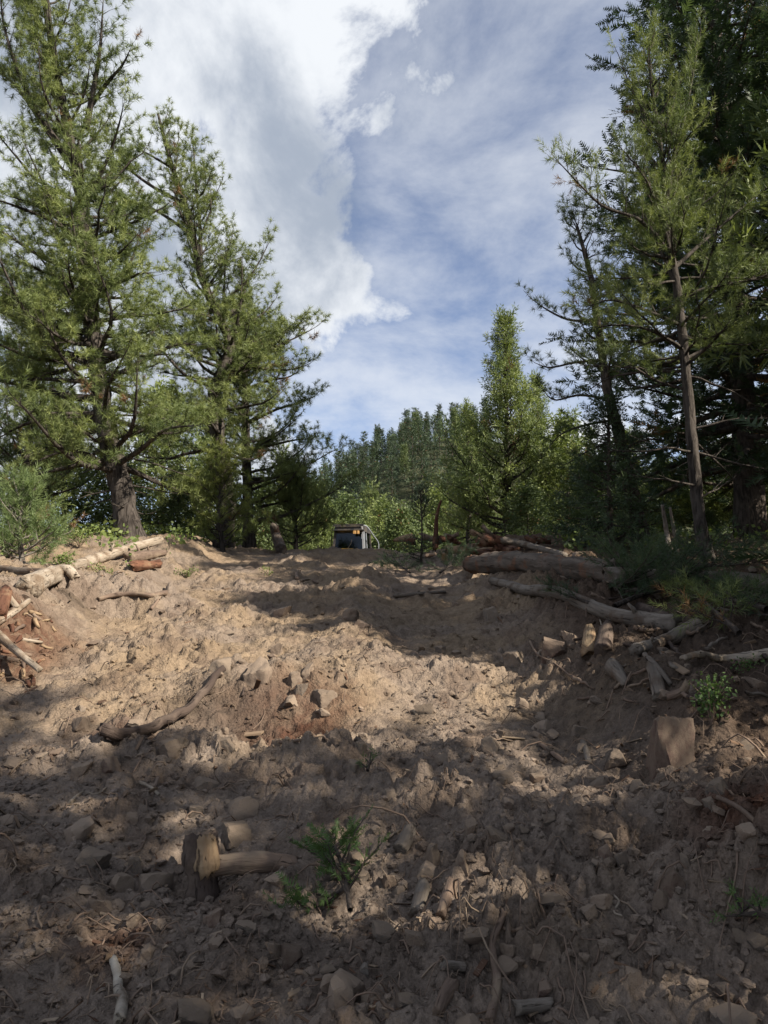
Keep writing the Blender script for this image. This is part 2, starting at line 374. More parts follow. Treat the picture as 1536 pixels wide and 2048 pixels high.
# ------------------------------------------------------------------ ground (one sheet to the horizon)
SPOT = {}
def soil_col(x, y):
    # soil kinds, with some shade tone put into the grey and brown
    tan = np.array([.30, .222, .150]); grey = np.array([.268, .213, .172]); red = np.array([.115, .058, .038]); dark = np.array([.07, .053, .042]); litter = np.array([.15, .115, .075]); brown = np.array([.15, .102, .072])
    nz = fbm(x * .8, y * .8, 4, 301); n2 = fbm(x * 3.1, y * 3.1, 4, 331); n3 = fbm(x * 13, y * 13, 3, 341)
    def mixc(c, d, f): return c + (d - c) * np.clip(f, 0, 1)[:, None]
    c = mixc(np.repeat(tan[None], len(x), 0), grey, sstep(-.25, .35, nz + .35 * n2 + .55 * sstep(5.2, 3.6, y)) * .9)  # near soil turned pale grey, imitating skylight on shaded ground
    c = mixc(c, brown, sstep(.0, .4, n2) * .5)
    c = mixc(c, brown * .72, sstep(.7, 1.5, x - .06 * y + .5 * nz) * sstep(22, 12, y) * .9)  # dark soil right of the lane, colour deepened further for its shade
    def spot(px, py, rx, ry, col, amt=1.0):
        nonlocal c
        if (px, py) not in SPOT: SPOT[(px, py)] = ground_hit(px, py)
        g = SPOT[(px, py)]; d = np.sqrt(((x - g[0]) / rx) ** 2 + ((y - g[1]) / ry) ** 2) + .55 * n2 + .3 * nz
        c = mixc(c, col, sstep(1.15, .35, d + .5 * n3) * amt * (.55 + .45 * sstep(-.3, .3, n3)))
    spot(560, 1440, .55, .38, red, .8); spot(600, 1500, .32, .14, red); spot(230, 1490, .30, .18, red * .8, .9)
    spot(1500, 1730, .30, .30, red * 1.05); spot(225, 1930, .16, .17, red * .8); spot(30, 1290, .55, .8, red * 1.15, .95)
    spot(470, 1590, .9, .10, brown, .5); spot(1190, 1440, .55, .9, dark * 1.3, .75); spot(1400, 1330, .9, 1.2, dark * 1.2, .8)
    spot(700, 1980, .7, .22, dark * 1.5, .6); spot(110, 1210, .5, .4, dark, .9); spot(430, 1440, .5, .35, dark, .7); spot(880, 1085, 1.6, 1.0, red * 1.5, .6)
    edge = sstep(.4, 2.2, np.abs(x + .4) - 2.6 - .12 * y + .7 * nz)
    c = mixc(c, litter, edge * .85 * sstep(4, 8, y)); c = mixc(c, dark, edge * sstep(0, .4, n2) * .7)
    c = mixc(c, litter * .8, sstep(24, 34, y)); c = mixc(c, litter * .8, sstep(-2, -8, y))
    return c
def build_ground():
    ys = [-600, -400, -250, -150, -90, -60, -40, -28, -20, -14, -10, -7, -5, -3.5, -2.4, -1.5, -.8, -.2, .3, .7, 1.0, 1.25, 1.45]
    y = 1.6; st = .0085
    while y < 27: ys.append(y); y += max(st * .8, y * .0034)
    while y < 700: ys.append(y); y *= 1.06
    ys = np.array(ys)
    u = np.linspace(-1, 1, 571)
    ext = 1 + np.cumsum(.018 * 1.22 ** np.arange(32))
    u = np.concatenate([-ext[::-1], u, ext])
    Wd = np.maximum(.60 * ys + .55, 1.3)
    Wd = np.where(ys < 1.2, 1.3 + np.clip(1.2 - ys, 0, 60) * .05, Wd)
    X = u[None, :] * Wd[:, None]; Y = np.repeat(ys[:, None], len(u), 1)
    Z = H(X.ravel(), Y.ravel()).reshape(X.shape)
    x, y = X.ravel(), Y.ravel(); c = soil_col(x, y); GRID.update(ys=ys, u=u, W=Wd, Z=Z)
    col = np.concatenate([c, np.ones((len(x), 1))], 1)
    nr, nc = X.shape
    i = np.arange(nr - 1)[:, None] * nc + np.arange(nc - 1)[None, :]
    Q = np.stack([i, i + 1, i + nc + 1, i + nc], -1).reshape(-1, 4)
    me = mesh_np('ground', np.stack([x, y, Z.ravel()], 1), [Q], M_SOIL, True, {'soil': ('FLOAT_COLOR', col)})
    o = obj('ground', me); tag(o, 'churned brown soil of the freshly bulldozed lane running uphill', None, None, 'structure')
build_ground()

def hill_z(x, y):
    ridge_px = np.array([-1500, 0, 400, 540, 620, 700, 760, 830, 900, 1000, 1150, 1300, 1536, 3000.])
    ridge_row = np.array([1160, 1110, 1085, 1040, 1000, 950, 915, 885, 872, 880, 915, 945, 975, 1000.])
    a = 768 + x / y * FPX
    row = np.interp(a, ridge_px, ridge_row)
    ang = np.arctan((1024 - row) / FPX) + PITCH
    top = np.tan(ang) * 165 + CAMZ
    t = sstep(62, 175, y) ** .85
    z = -4.5 + (top + 4.5) * t
    z = np.where(y > 175, z - (y - 175) * .12, z)
    return z + 1.2 * fbm(x * .04, y * .04, 3, 700) * sstep(62, 90, y)
def build_hill():
    ys = np.linspace(60, 320, 90); u = np.linspace(-1.3, 1.3, 120)
    X = u[None, :] * ys[:, None]; Y = np.repeat(ys[:, None], len(u), 1)
    Z = hill_z(X.ravel(), Y.ravel())
    nr, nc = X.shape; i = np.arange(nr - 1)[:, None] * nc + np.arange(nc - 1)[None, :]
    Q = np.stack([i, i + 1, i + nc + 1, i + nc], -1).reshape(-1, 4)
    m, n, out = mat_base('hill_floor'); v = coords(n); t1 = tex(n, .35, 6, .6, v)
    finish(n, out, n.mix(n.sm(t1, .4, .6), (.028, .036, .016, 1), (.05, .05, .026, 1)), .95, t1, .5, .3)
    o = obj('hill', mesh_np('hill', np.stack([X.ravel(), Y.ravel(), Z], 1), [Q], m, True))
    tag(o, 'steep wooded hill rising beyond the crest of the lane', None, None, 'structure')
build_hill()

# ------------------------------------------------------------------ trees
def tpl_pine(n, wid, seed, spread=(.45, 1.15), nlen=(.42, .62)):
    r = np.random.default_rng(seed); V = []
    for k in range(n):
        z = r.uniform(.05, .95); a = r.uniform(0, 6.283); th = r.uniform(*spread) * (1.1 - .5 * z); L = r.uniform(*nlen)
        rad = np.array([math.cos(a), math.sin(a), 0]); d = rad * math.sin(th) + np.array([0, 0, math.cos(th)])
        sd = np.cross(d, [0, 0, 1.0]); sd /= np.linalg.norm(sd) + 1e-6
        roll = r.uniform(0, 3.14); sd = sd * math.cos(roll) + np.cross(d, sd) * math.sin(roll)
        o = np.array([0, 0, z]); V += [o - sd * wid, o + sd * wid, o + d * L]
    return np.array(V)
def tpl_puff(n, wid, seed):              # brush of needles round the end of a twig
    r = np.random.default_rng(seed); V = []
    for k in range(n):
        z = r.uniform(.25, .60); a = r.uniform(0, 6.283); th = math.acos(1 - r.random() * .95) * 1.05; L = r.uniform(.38, .56)
        d = np.array([math.cos(a) * math.sin(th), math.sin(a) * math.sin(th), math.cos(th)])
        sd = np.cross(d, r.normal(size=3)); sd /= np.linalg.norm(sd); o = np.array([0, 0, z]); V += [o - sd * wid, o + sd * wid, o + d * L]
    return np.array(V)
def tpl_fir(n, wid, seed):
    r = np.random.default_rng(seed); V = []
    for k in range(n):
        z = (k + r.random()) / n; s = 1 if k % 2 else -1; L = r.uniform(.28, .46) * (1.15 - .7 * z)
        d = np.array([s * .85, r.uniform(-.25, .35), r.uniform(.35, .75)]); d /= np.linalg.norm(d)
        sd = np.array([-.4 * s, r.uniform(-.5, .5), 1.0]); sd /= np.linalg.norm(sd); o = np.array([0, 0, z])
        V += [o - sd * wid, o + sd * wid, o + d * L]
    return np.array(V)
def tpl_clump(n, wid, seed):
    r = np.random.default_rng(seed); V = []
    for k in range(n):
        d = r.normal(size=3); d[2] = abs(d[2]) * .8 + .25; d /= np.linalg.norm(d); o = d * r.uniform(.05, .4) + np.array([0, 0, r.uniform(0, .35)])
        sd = np.cross(d, r.normal(size=3)); sd /= np.linalg.norm(sd); L = r.uniform(.22, .4)
        V += [o - sd * wid, o + sd * wid, o + d * L]
    return np.array(V)
def tpl_leaf(n, wid, seed):              # broad leaves: two-triangle rhombs
    r = np.random.default_rng(seed); V = []
    for k in range(n):
        o = np.array([r.uniform(-.4, .4), r.uniform(-.4, .4), r.uniform(0, 1)]); d = r.normal(size=3); d[2] = abs(d[2]) * .3; d /= np.linalg.norm(d)
        sd = np.cross(d, r.normal(size=3)); sd /= np.linalg.norm(sd); L = r.uniform(.22, .38); m_ = o + d * L * .45
        V += [o, m_ - sd * wid, o + d * L, o, o + d * L, m_ + sd * wid]
    return np.array(V)
def stamp(tpls, pos, dirs, scl, tint, rng, flat=False):
    """instances of small leaf clusters written out as one triangle soup"""
    pos = np.asarray(pos); dirs = np.asarray(dirs); scl = np.asarray(scl); tint = np.asarray(tint)
    dirs = dirs / (np.linalg.norm(dirs, axis=1)[:, None] + 1e-9)
    ref = np.tile([0, 0, 1.0], (len(pos), 1)) + rng.normal(size=pos.shape) * (.35 if flat else 3.0)
    X = np.cross(ref, dirs); X /= np.linalg.norm(X, axis=1)[:, None] + 1e-9; Y = np.cross(dirs, X)
    which = rng.integers(0, len(tpls), len(pos)); Vs, As = [], []
    for k, t in enumerate(tpls):
        m = which == k
        if not m.any(): continue
        v = pos[m][:, None, :] + scl[m][:, None, None] * (t[None, :, 0:1] * X[m][:, None, :] + t[None, :, 1:2] * Y[m][:, None, :] + t[None, :, 2:3] * dirs[m][:, None, :])
        Vs.append(v.reshape(-1, 3)); As.append(np.repeat(tint[m], len(t)))
    V = np.concatenate(Vs); A = np.concatenate(As)
    return V, A, np.arange(len(V)).reshape(-1, 3)
NEAR_PINE = [tpl_pine(34, .019, s, (.45, 1.4), (.40, .56)) for s in (1, 2, 3)]
MID_PINE = [tpl_puff(30, .0175, s) for s in (4, 5, 6)]
FAR_PINE = [tpl_pine(10, .06, s, (.4, 1.2), (.45, .65)) for s in (7, 8, 9)]
FIRT = [tpl_fir(16, .05, s) for s in (10, 11, 12)]
FIRF = [tpl_fir(8, .11, s) for s in (13, 14)]
CLUMP = [tpl_clump(15, .045, s) for s in (15, 16, 17)]
CLUMPF = [tpl_clump(10, .085, s) for s in (18, 19)]
LEAFT = [tpl_leaf(7, .10, s) for s in (20, 21)]

class Tree:
    def __init__(s, seed): s.r = np.random.default_rng(seed); s.limbs = []; s.tp = []; s.td = []; s.ts = []; s.tt = []; s.trunks = []
    def trunk(s, pts, r0, r1, sides=12, n=40, flare=.35, pw=.9):
        c = catmull(pts, n); t = np.linspace(0, 1, n); rad = r1 + (r0 - r1) * (1 - t) ** pw
        rad = rad * (1 + flare * np.exp(-t * n / 3.0))
        a = np.arange(sides)
        rg = 1 + .09 * s.r.normal(size=(n, sides)) + .07 * np.sin(a * 2.1 + t[:, None] * 9)
        s.trunks.append(tube(c, rad, sides, True, rg)); s.c = c; s.rad = rad; return c, rad
    def tuft(s, p, d, size, tint): s.tp.append(p); s.td.append(d); s.ts.append(size); s.tt.append(tint)
    def limb(s, p0, az, el, L, r, bend=.5, twl=.35, tsp=.13, tuf=.14, tufsp=.10, bare=.25, wob=.12, leaf=True, tmean=.5, path=None, sides=5, updraw=.35, dead=0.0, tw_sp=None, tin=.15):
        rg = s.r; g = Geo(); n = 8
        if path is None:
            pts = [np.array(p0, float)]; e = el; a = az
            for k in range(n - 1):
                d = np.array([math.cos(a) * math.cos(e), math.sin(a) * math.cos(e), math.sin(e)])
                pts.append(pts[-1] + d * L / (n - 1)); e += bend / (n - 1) + rg.normal() * wob; a += rg.normal() * wob * 1.2
            pts = np.array(pts)
        else:
            pts = catmull(path, 12); n = 12; L = np.linalg.norm(np.diff(pts, axis=0), axis=1).sum()
        tt = np.linspace(0, 1, n); rad = r * (1 - tt) ** .8 + .004
        g.add(*tube(pts, rad, sides, False))
        tint0 = np.clip(tmean + rg.normal() * .13, .07, 1)
        tw_sp = tw_sp or tsp; m = max(3, int(L * (1 - bare) / tw_sp)); side = 1
        up = np.array([0, 0, 1.0])
        for k in range(m + 1):
            u = bare + (1 - bare) * (k + .5 * rg.random()) / (m + .5); u = min(u, .995)
            q = u * (n - 1); i = min(int(q), n - 2); p = pts[i] + (pts[i + 1] - pts[i]) * (q - i)
            d = pts[i + 1] - pts[i]; d /= np.linalg.norm(d) + 1e-9
            lat = np.cross(d, up); lat /= np.linalg.norm(lat) + 1e-6; side = -side
            tl = (twl * L * (1.05 - .75 * u) * (.45 + .7 * rg.random()) + .5 * tuf) if k < m else tuf
            td = d * rg.uniform(.5, 1.0) + lat * side * rg.uniform(.35, 1.0) + up * rg.uniform(-.15, .6) * (1 if updraw > 0 else .3) + rg.normal(size=3) * .18
            if k == m: td = d + up * .15
            td /= np.linalg.norm(td)
            isdead = (not leaf) or rg.random() < dead
            tp = [p]; cur = td.copy(); ns = 3
            for j in range(ns): cur = cur + up * updraw * .22 + rg.normal(size=3) * .13; cur /= np.linalg.norm(cur); tp.append(tp[-1] + cur * tl / ns)
            tp = np.array(tp); g.add(*tube(tp, [max(.004, rad[i] * .45), .0045, .0035, .002], 3, False))
            if isdead: continue
            nt = max(1, int(tl / tufsp)); tint = np.clip(tint0 + rg.normal() * .12, .06, 1)
            if rg.random() < .010: tint = .0
            for j in range(nt + 1):
                v = (j + 1) / (nt + 1) if nt > 0 else 1
                if v < tin: continue
                q2 = v * ns * .999; i2 = int(q2); pp = tp[i2] + (tp[i2 + 1] - tp[i2]) * (q2 - i2); dd = tp[i2 + 1] - tp[i2]; dd = dd / (np.linalg.norm(dd) + 1e-9)
                if j < nt: dd = dd * .7 + rg.normal(size=3) * .55 + up * .25
                s.tuft(pp, dd, tuf * rg.uniform(.75, 1.2), np.clip(tint + rg.normal() * .09 + (.16 if j == nt else -.05), .06, 1) if tint > 0 else 0.0)
        s.limbs.append(g)
        return pts
    def whorl(s, n, t0, t1, len_fn, el_fn, bend, rfac=.32, **kw):
        rg = s.r; N = len(s.c); azo = rg.uniform(0, 6.28)
        for k in range(n):
            t = t0 + (t1 - t0) * (k + rg.uniform(.1, .9)) / n; q = t * (N - 1); i = min(int(q), N - 2)
            p = s.c[i] + (s.c[i + 1] - s.c[i]) * (q - i); az = azo + k * 2.399 + rg.normal() * .35
            L = len_fn(t, az) * rg.uniform(.55, 1.22)
            if L < .08: continue
            s.limb(p, az, el_fn(t) + rg.normal() * .12, L, max(.008, s.rad[i] * rfac), bend=bend(t) if callable(bend) else bend, **kw)
    def build(s, name, base, label, cat, bark, leaf, tpls, group=None, split_limbs=False, flat=False, crown='crown'):
        o = empty(name, base, label, cat, group)
        g = Geo()
        for tr in s.trunks: g.add(*tr)
        t = obj('trunk', g.mesh('trunk', bark, True, base), o)
        if split_limbs:
            for l in s.limbs: obj('limb', l.mesh('limb', bark, True, base), t)
        elif s.limbs:
            g2 = Geo()
            for l in s.limbs:
                for V in l.V: pass
                g2.V += l.V; g2.A += l.A; g2.Q += [q + g2.n for q in l.Q]; g2.T += [q + g2.n for q in l.T]; g2.n += l.n
            obj('branches', g2.mesh('branches', bark, True, base), o)
        if s.tp:
            V, A, T = stamp(tpls, s.tp, s.td, s.ts, s.tt, s.r, flat)
            c = obj(crown, mesh_np(crown, V - np.asarray(base), [T], leaf, False, {'tint': ('FLOAT', A)}), o); c['kind'] = 'stuff'
        return o
def base_at(px, d):
    x = (px - 768) / FPX * d * 1.0; return np.array([x, d, gz(x, d) - .05])
def path_px(lst, d, base=None, dd=0.0):
    pts = [P(a, b_, d + dd * k) for k, (a, b_) in enumerate(lst)]
    if base is not None: pts[0] = base
    return np.array(pts)

def copy_tree(root, loc, rz, scale, label, group):
    r = root.copy(); COL.objects.link(r); r.location = [float(v) for v in loc]; r.rotation_euler = (0, 0, rz); r.scale = (scale[0], scale[0], scale[1])
    if label: r['label'] = label
    if group: r['group'] = group
    for ch in root.children:
        c = ch.copy(); COL.objects.link(c); c.parent = r
        for g in ch.children: d = g.copy(); COL.objects.link(d); d.parent = c
    return r
# --- big old pine at the left
def left_pine():
    d = 14.0; t = Tree(101); b0 = P(264, 1090, d); b0[2] = gz(b0[0], d) - .15
    px = [(264, 1090), (247, 1000), (226, 915), (207, 830), (196, 740), (182, 640), (172, 540), (168, 430), (150, 330), (128, 220), (105, 100), (88, -40), (80, -170)]
    t.trunk(path_px(px, d, b0), .215, .04, 16, 60, .4)
    kw = dict(twl=.36, tsp=.125, tuf=.265, tufsp=.078, tmean=.6, bare=.14, tin=.28)
    def ln(u, az): return (2.5 * (1 - u) ** .55 + .35) * (1 + .18 * math.cos(az - 3.3)) * (.65 if u < .28 else 1)
    t.whorl(76, .33, .99, ln, lambda u: -.05 + .75 * u, .75, **kw)
    t.whorl(44, .14, .62, lambda u, a: 2.3 * (1 - u) + .7, lambda u: -.2 + .3 * u, .45, **kw)
    # second leader and the upswept limbs that show against the sky
    for pth, r in ([(172, 260), (185, 190), (200, 100), (207, -10)], .07), ([(180, 215), (215, 165), (245, 130), (262, 95)], .045), ([(160, 360), (80, 240), (30, 170), (-10, 140)], .06), \
                  ([(150, 330), (60, 200), (10, 60), (0, -40)], .05), ([(130, 230), (70, 80), (60, -30)], .045), ([(170, 480), (100, 440), (30, 412), (-20, 395)], .05), ([(190, 700), (120, 640), (40, 560), (10, 560)], .06), \
                  ([(200, 800), (120, 790), (40, 770), (-20, 760)], .085), ([(205, 840), (150, 835), (60, 845), (-10, 880)], .075), ([(225, 935), (280, 900), (330, 860), (400, 850)], .06), ([(200, 770), (290, 720), (350, 690), (395, 690)], .06), ([(178, 590), (250, 560), (290, 545), (310, 560)], .04), ([(168, 420), (210, 330), (235, 260), (248, 205)], .04), ([(232, 960), (180, 910), (120, 905), (60, 930)], .05):
        pp = path_px(pth, d, None, t.r.uniform(-.5, .25)); pp[0][1] = d; t.limb(None, 0, 0, 1, r, path=pp, sides=7, **{**kw, 'bare': .18})
    for k in range(9):       # dead twigs on the left below the crown
        a = t.r.uniform(2.4, 3.9); i = int(t.r.uniform(.30, .50) * 60); t.limb(t.c[i], a, t.r.uniform(-.3, .2), t.r.uniform(1.0, 1.7), .022, leaf=False, bend=-.3, twl=.4, tsp=.16)
    for k in range(10):
        a = t.r.uniform(0, 6.28); i = int(t.r.uniform(.05, .26) * 60); t.limb(t.c[i], a, t.r.uniform(-.3, .3), t.r.uniform(.7, 1.6), .02, leaf=False, bend=-.2, twl=.35, tsp=.2)
    t.build('pine_tree', b0, 'huge old pine with thick twisted trunk at left, its top out of view', 'tree', M_BARK, M_PINE, MID_PINE, None, True)
left_pine()
def left_pine_b():
    d = 17.0; t = Tree(202); b0 = P(448, 1085, d); b0[2] = gz(b0[0], d) - .1
    px = [(448, 1085), (452, 1000), (440, 900), (428, 800), (447, 735), (460, 690), (432, 620), (405, 560), (388, 480), (368, 400), (340, 320), (316, 228)]
    t.trunk(path_px(px, d, b0), .19, .03, 12, 50, .4)
    kw = dict(twl=.36, tsp=.13, tuf=.265, tufsp=.078, tmean=.62, bare=.14, tin=.28)
    def ln(u, az): return (2.4 * (1 - u) ** .7 + .25) * (1 + .15 * math.cos(az - .3))
    t.whorl(54, .30, .985, ln, lambda u: .05 + .95 * u, .75, **kw)
    t.whorl(26, .14, .55, lambda u, a: 1.9, lambda u: -.1, .4, **kw)
    for pth, r in ([(402, 545), (400, 460), (392, 370), (385, 268)], .06), ([(372, 410), (300, 370), (250, 330), (228, 290)], .045), ([(350, 340), (300, 310), (262, 290)], .03), ([(385, 470), (310, 420), (250, 400), (215, 375)], .04), ([(440, 640), (480, 610), (490, 575), (485, 545)], .05), ([(452, 700), (500, 690), (520, 640)], .04), ([(392, 400), (410, 380), (412, 350)], .02):
        pp = path_px(pth, d, None, t.r.uniform(-.3, .3)); t.limb(None, 0, 0, 1, r, path=pp, sides=6, **{**kw, 'bare': .2})
    for k in range(5):
        i = int(t.r.uniform(.6, .8) * 50); t.limb(t.c[i], t.r.uniform(-.6, .5), .6, .9, .015, leaf=False, twl=.4, tsp=.15)
    t.build('pine_tree', b0, 'tall pine with two thin bare-looking spires, second from the left', 'tree', M_BARK, M_PINE, MID_PINE, None, True)
left_pine_b()
def left_pine_c():
    d = 19.0; t = Tree(303); b0 = P(500, 1085, d); b0[2] = gz(b0[0], d) - .1
    t.trunk(path_px([(500, 1085), (494, 950), (490, 800), (488, 700), (487, 622)], d, b0), .15, .02, 10, 40)
    kw = dict(twl=.38, tsp=.14, tuf=.275, tufsp=.08, tmean=.66, bare=.12, tin=.28)
    t.whorl(76, .10, .985, lambda u, az: (2.0 * (1 - u) ** .8 + .22) * (1 + .2 * math.cos(az)), lambda u: .0 + .8 * u, .65, **kw)
    for pth in ([(490, 850), (550, 820), (600, 805), (636, 790)], [(490, 900), (545, 890), (590, 880), (626, 878)], [(490, 780), (540, 760), (575, 755), (600, 740)], [(490, 720), (530, 700), (545, 690)], [(490, 960), (560, 955), (600, 965), (640, 1010)]):
        t.limb(None, 0, 0, 1, .045, path=path_px(pth, d, None, t.r.uniform(-.3, .3)), sides=6, **kw)
    t.build('pine_tree', b0, 'full rounded pine with straight trunk, nearest the bulldozer on the left', 'tree', M_BARK, M_PINE, MID_PINE, None, True)
left_pine_c()

def right_pine():
    d = 9.0; t = Tree(404); b0 = P(1424, 1160, d); b0[2] = gz(b0[0], d) - .1
    px = [(1424, 1160), (1402, 1060), (1388, 930), (1377, 800), (1366, 680), (1352, 560), (1338, 490), (1330, 400), (1322, 300), (1304, 180), (1297, 78)]
    t.trunk(path_px(px, d, b0), .076, .010, 14, 60, .25, .75)
    kw = dict(twl=.36, tsp=.105, tuf=.165, tufsp=.07, tmean=.58, bare=.24, updraw=.5)
    t.whorl(40, .52, .98, lambda u, az: (1.7 * (1 - u) ** .75 + .15), lambda u: .25 + .6 * u, .5, **kw)
    t.whorl(18, .34, .58, lambda u, az: 1.3, lambda u: .0, .5, **kw)
    for pth, r in ([(1332, 420), (1346, 320), (1372, 220), (1402, 60)], .035), ([(1344, 520), (1320, 430), (1285, 345), (1248, 308)], .026), ([(1346, 560), (1312, 480), (1270, 430), (1246, 395)], .024), ([(1335, 500), (1280, 440), (1210, 415), (1165, 375), (1112, 318)], .024), \
                  ([(1352, 600), (1420, 575), (1500, 560), (1560, 540)], .028), ([(1345, 540), (1410, 480), (1480, 420), (1540, 370)], .026), ([(1360, 650), (1290, 620), (1220, 600), (1170, 620)], .022), ([(1332, 420), (1400, 380), (1460, 350)], .02), ([(1366, 700), (1300, 660), (1230, 650), (1180, 660)], .02), ([(1368, 720), (1430, 690), (1500, 690)], .02), ([(1310, 220), (1270, 190), (1235, 105)], .015), ([(1375, 780), (1310, 760), (1250, 720)], .018):
        t.limb(None, 0, 0, 1, r, path=path_px(pth, d, None, t.r.uniform(-.22, .16)), sides=6, **{**kw, 'bare': .22})
    for k in range(12):
        a = t.r.uniform(0, 6.28); i = int(t.r.uniform(.10, .40) * 60); t.limb(t.c[i], a, t.r.uniform(-.35, .25), t.r.uniform(.6, 1.5), .014, leaf=False, bend=-.15, twl=.4, tsp=.12)
    t.build('pine_tree', b0, 'slender forked pine with pale limbs in front of the dark fir', 'tree', M_BARK, M_PINE, NEAR_PINE, None, True)
right_pine()
def leaning_pine():
    d = 12.0; t = Tree(505); b0 = P(1290, 1130, d); b0[2] = gz(b0[0], d) - .1
    t.trunk(path_px([(1290, 1130), (1262, 980), (1236, 860), (1216, 780), (1200, 680), (1182, 560), (1162, 480), (1153, 446)], d, b0), .12, .012, 10, 40)
    kw = dict(twl=.36, tsp=.14, tuf=.215, tufsp=.095, tmean=.3, bare=.24, updraw=.5)
    t.whorl(24, .42, .985, lambda u, az: (.95 * (1 - u) ** .6 + .1), lambda u: .1 + .6 * u, .5, **kw)
    for pth in ([(1192, 640), (1140, 640), (1095, 620), (1056, 592)], [(1205, 720), (1150, 725), (1100, 735), (1068, 725)], [(1188, 600), (1230, 580), (1260, 545)], [(1222, 800), (1160, 790), (1110, 800), (1085, 780)], [(1228, 840), (1170, 850), (1120, 870), (1090, 905)], [(1210, 740), (1240, 745), (1262, 775)], [(1236, 880), (1180, 900), (1130, 930)], [(1242, 900), (1290, 880), (1330, 880)]):
        t.limb(None, 0, 0, 1, .024, path=path_px(pth, d, None, t.r.uniform(-.25, .25)), sides=5, **kw)
    t.build('pine_tree', b0, 'dark thin pine leaning left against the sky, left of the forked pine', 'tree', M_BARKD, M_PINE, MID_PINE, None, True)
leaning_pine()
def fir(name, x, y, h, rad, seed, label, t0=.06, nl=110, leaf=None, tpls=None, tmean=.4, tuf=.30, dens=1.0, split=False, group=None, el=-.05):
    t = Tree(seed); b0 = np.array([x, y, gz(x, y) - .1])
    lean = t.r.normal(size=2) * .02 * h
    t.trunk(np.array([b0, b0 + [lean[0] * .5, lean[1] * .5, h * .5], b0 + [lean[0], lean[1], h]]), .011 * h + .03, .01, 10, 40, .3, 1.0)
    t.whorl(nl, t0, .985, lambda u, az: rad * ((1 - u) ** .85 * (1 if u > .12 else .8) + .04), lambda u: el - .25 + .75 * u, .3, twl=.36, tsp=.20 / dens, tuf=tuf * 1.3, tufsp=.155 / dens, tmean=tmean, bare=.16, updraw=.08, wob=.07)
    return t.build(name, b0, label, 'tree', M_BARKD, leaf or M_FIR, tpls or FIRT, group, split, True)
fir('fir_tree', 7.3, 14.6, 20.5, 3.8, 606, 'massive dark fir filling the upper right corner', t0=.08, nl=200, dens=1.12, tmean=.28)
fir('fir_tree', 8.6, 17.5, 17, 3.2, 616, 'dark fir half hidden behind the massive one at the right edge', nl=110, tmean=.3)
# young dark conifers in the shade under the forked pine
fir('fir_tree', 3.55, 11.6, 2.5, 1.0, 626, 'bushy dark young fir crowding the end of the thick log', t0=.03, nl=70, tpls=CLUMP, tmean=.45, tuf=.16, dens=1.7, leaf=M_FIR)
# trees standing outside the view on the right whose shade lies over the near ground
fp = fir('fir_tree', 5.6, -0.9, 12, 2.5, 636, 'tall fir beside the viewer, out of view to the right', t0=.06, nl=120, tuf=.36, dens=.9)
for x_, y_, h_, r_, lab in [(7.6, -5.8, 15, 3.2, 'tall fir behind the viewer, out of view to the right'), (4.4, -4.6, 10.5, 2.3, 'fir standing right behind the viewer, out of view'), 
                            (5.0, 5.5, 5.8, 1.9, 'young fir just out of view to the right'), (5.0, 2.6, 3.6, 1.5, 'low young fir out of view to the right'), (5.5, 4.1, 5.4, 1.9, 'middle-sized young fir out of view to the right')]:
    copy_tree(fp, (x_, y_, gz(x_, y_) - .1), x_ * 3, (r_ / 2.5, h_ / 12), lab, None)

def juniper(name, b0, h, rad, seed, label, leaf=M_JUN, tpls=CLUMP, tmean=.5, tuf=.2, nl=70, shape=.75, dens=1.0, group=None, bark=M_BARK, el=.35):
    t = Tree(seed); b0 = np.array(b0, float)
    lean = t.r.normal(size=2) * .03 * h
    t.trunk(np.array([b0, b0 + [lean[0], lean[1], h * .5], b0 + [lean[0] * .3, lean[1], h]]), .016 * h + .02, .008, 8, 26)
    t.whorl(nl, .07, .985, lambda u, az: rad * ((1 - u) ** shape * (.7 + .3 * min(1, u / .2)) + .05) * (1 + .25 * math.sin(az * 2 + u * 9)), lambda u: el - .25 + .8 * u, .55, twl=.36, tsp=.165 / dens, tuf=tuf * 1.4, tufsp=.125 / dens, tmean=tmean, bare=.2, updraw=.5, wob=.12)
    return t.build(name, b0, label, 'tree', bark, leaf, tpls, group)
jp = juniper('pine_tree', (7.8, 9.3, gz(7.8, 9.3) - .1), 11.8, 2.9, 731, 'round-headed pine out of view beyond the right edge', leaf=M_PINE, tpls=FAR_PINE, nl=90, shape=.45, tuf=.28, tmean=.4)
copy_tree(jp, (9.4, 11.9, gz(9.4, 11.9) - .1), 2.0, (1.05, 1.08), 'broader round-headed pine out of view beyond the right edge', None)
copy_tree(jp, (5.7, 4.3, gz(5.7, 4.3) - .1), 1.0, (.66, .51), 'small round-headed pine out of view right of the lane', None)
copy_tree(jp, (6.1, 5.9, gz(6.1, 5.9) - .1), 5.2, (.68, .58), 'middling round-headed pine out of view right of the lane', None)
def by_px(px, top, d): b = base_at(px, d); z = P(px, top, d)[2]; return b, z - b[2]
b, h = by_px(1014, 650, 25); juniper('conifer_tree', b, h, 2.9, 707, 'tall spire-topped conifer standing right of the hill', nl=130, shape=1.1, tmean=.6, tuf=.24)
b, h = by_px(936, 812, 27); juniper('conifer_tree', b, h, 1.15, 708, 'shorter conifer close on the left of the spire-topped one', nl=70, tmean=.6, tuf=.22)
b, h = by_px(1082, 768, 28); juniper('conifer_tree', b, h, 1.7, 709, 'round-shouldered conifer close on the right of the spire-topped one', nl=80, tmean=.65, tuf=.24)
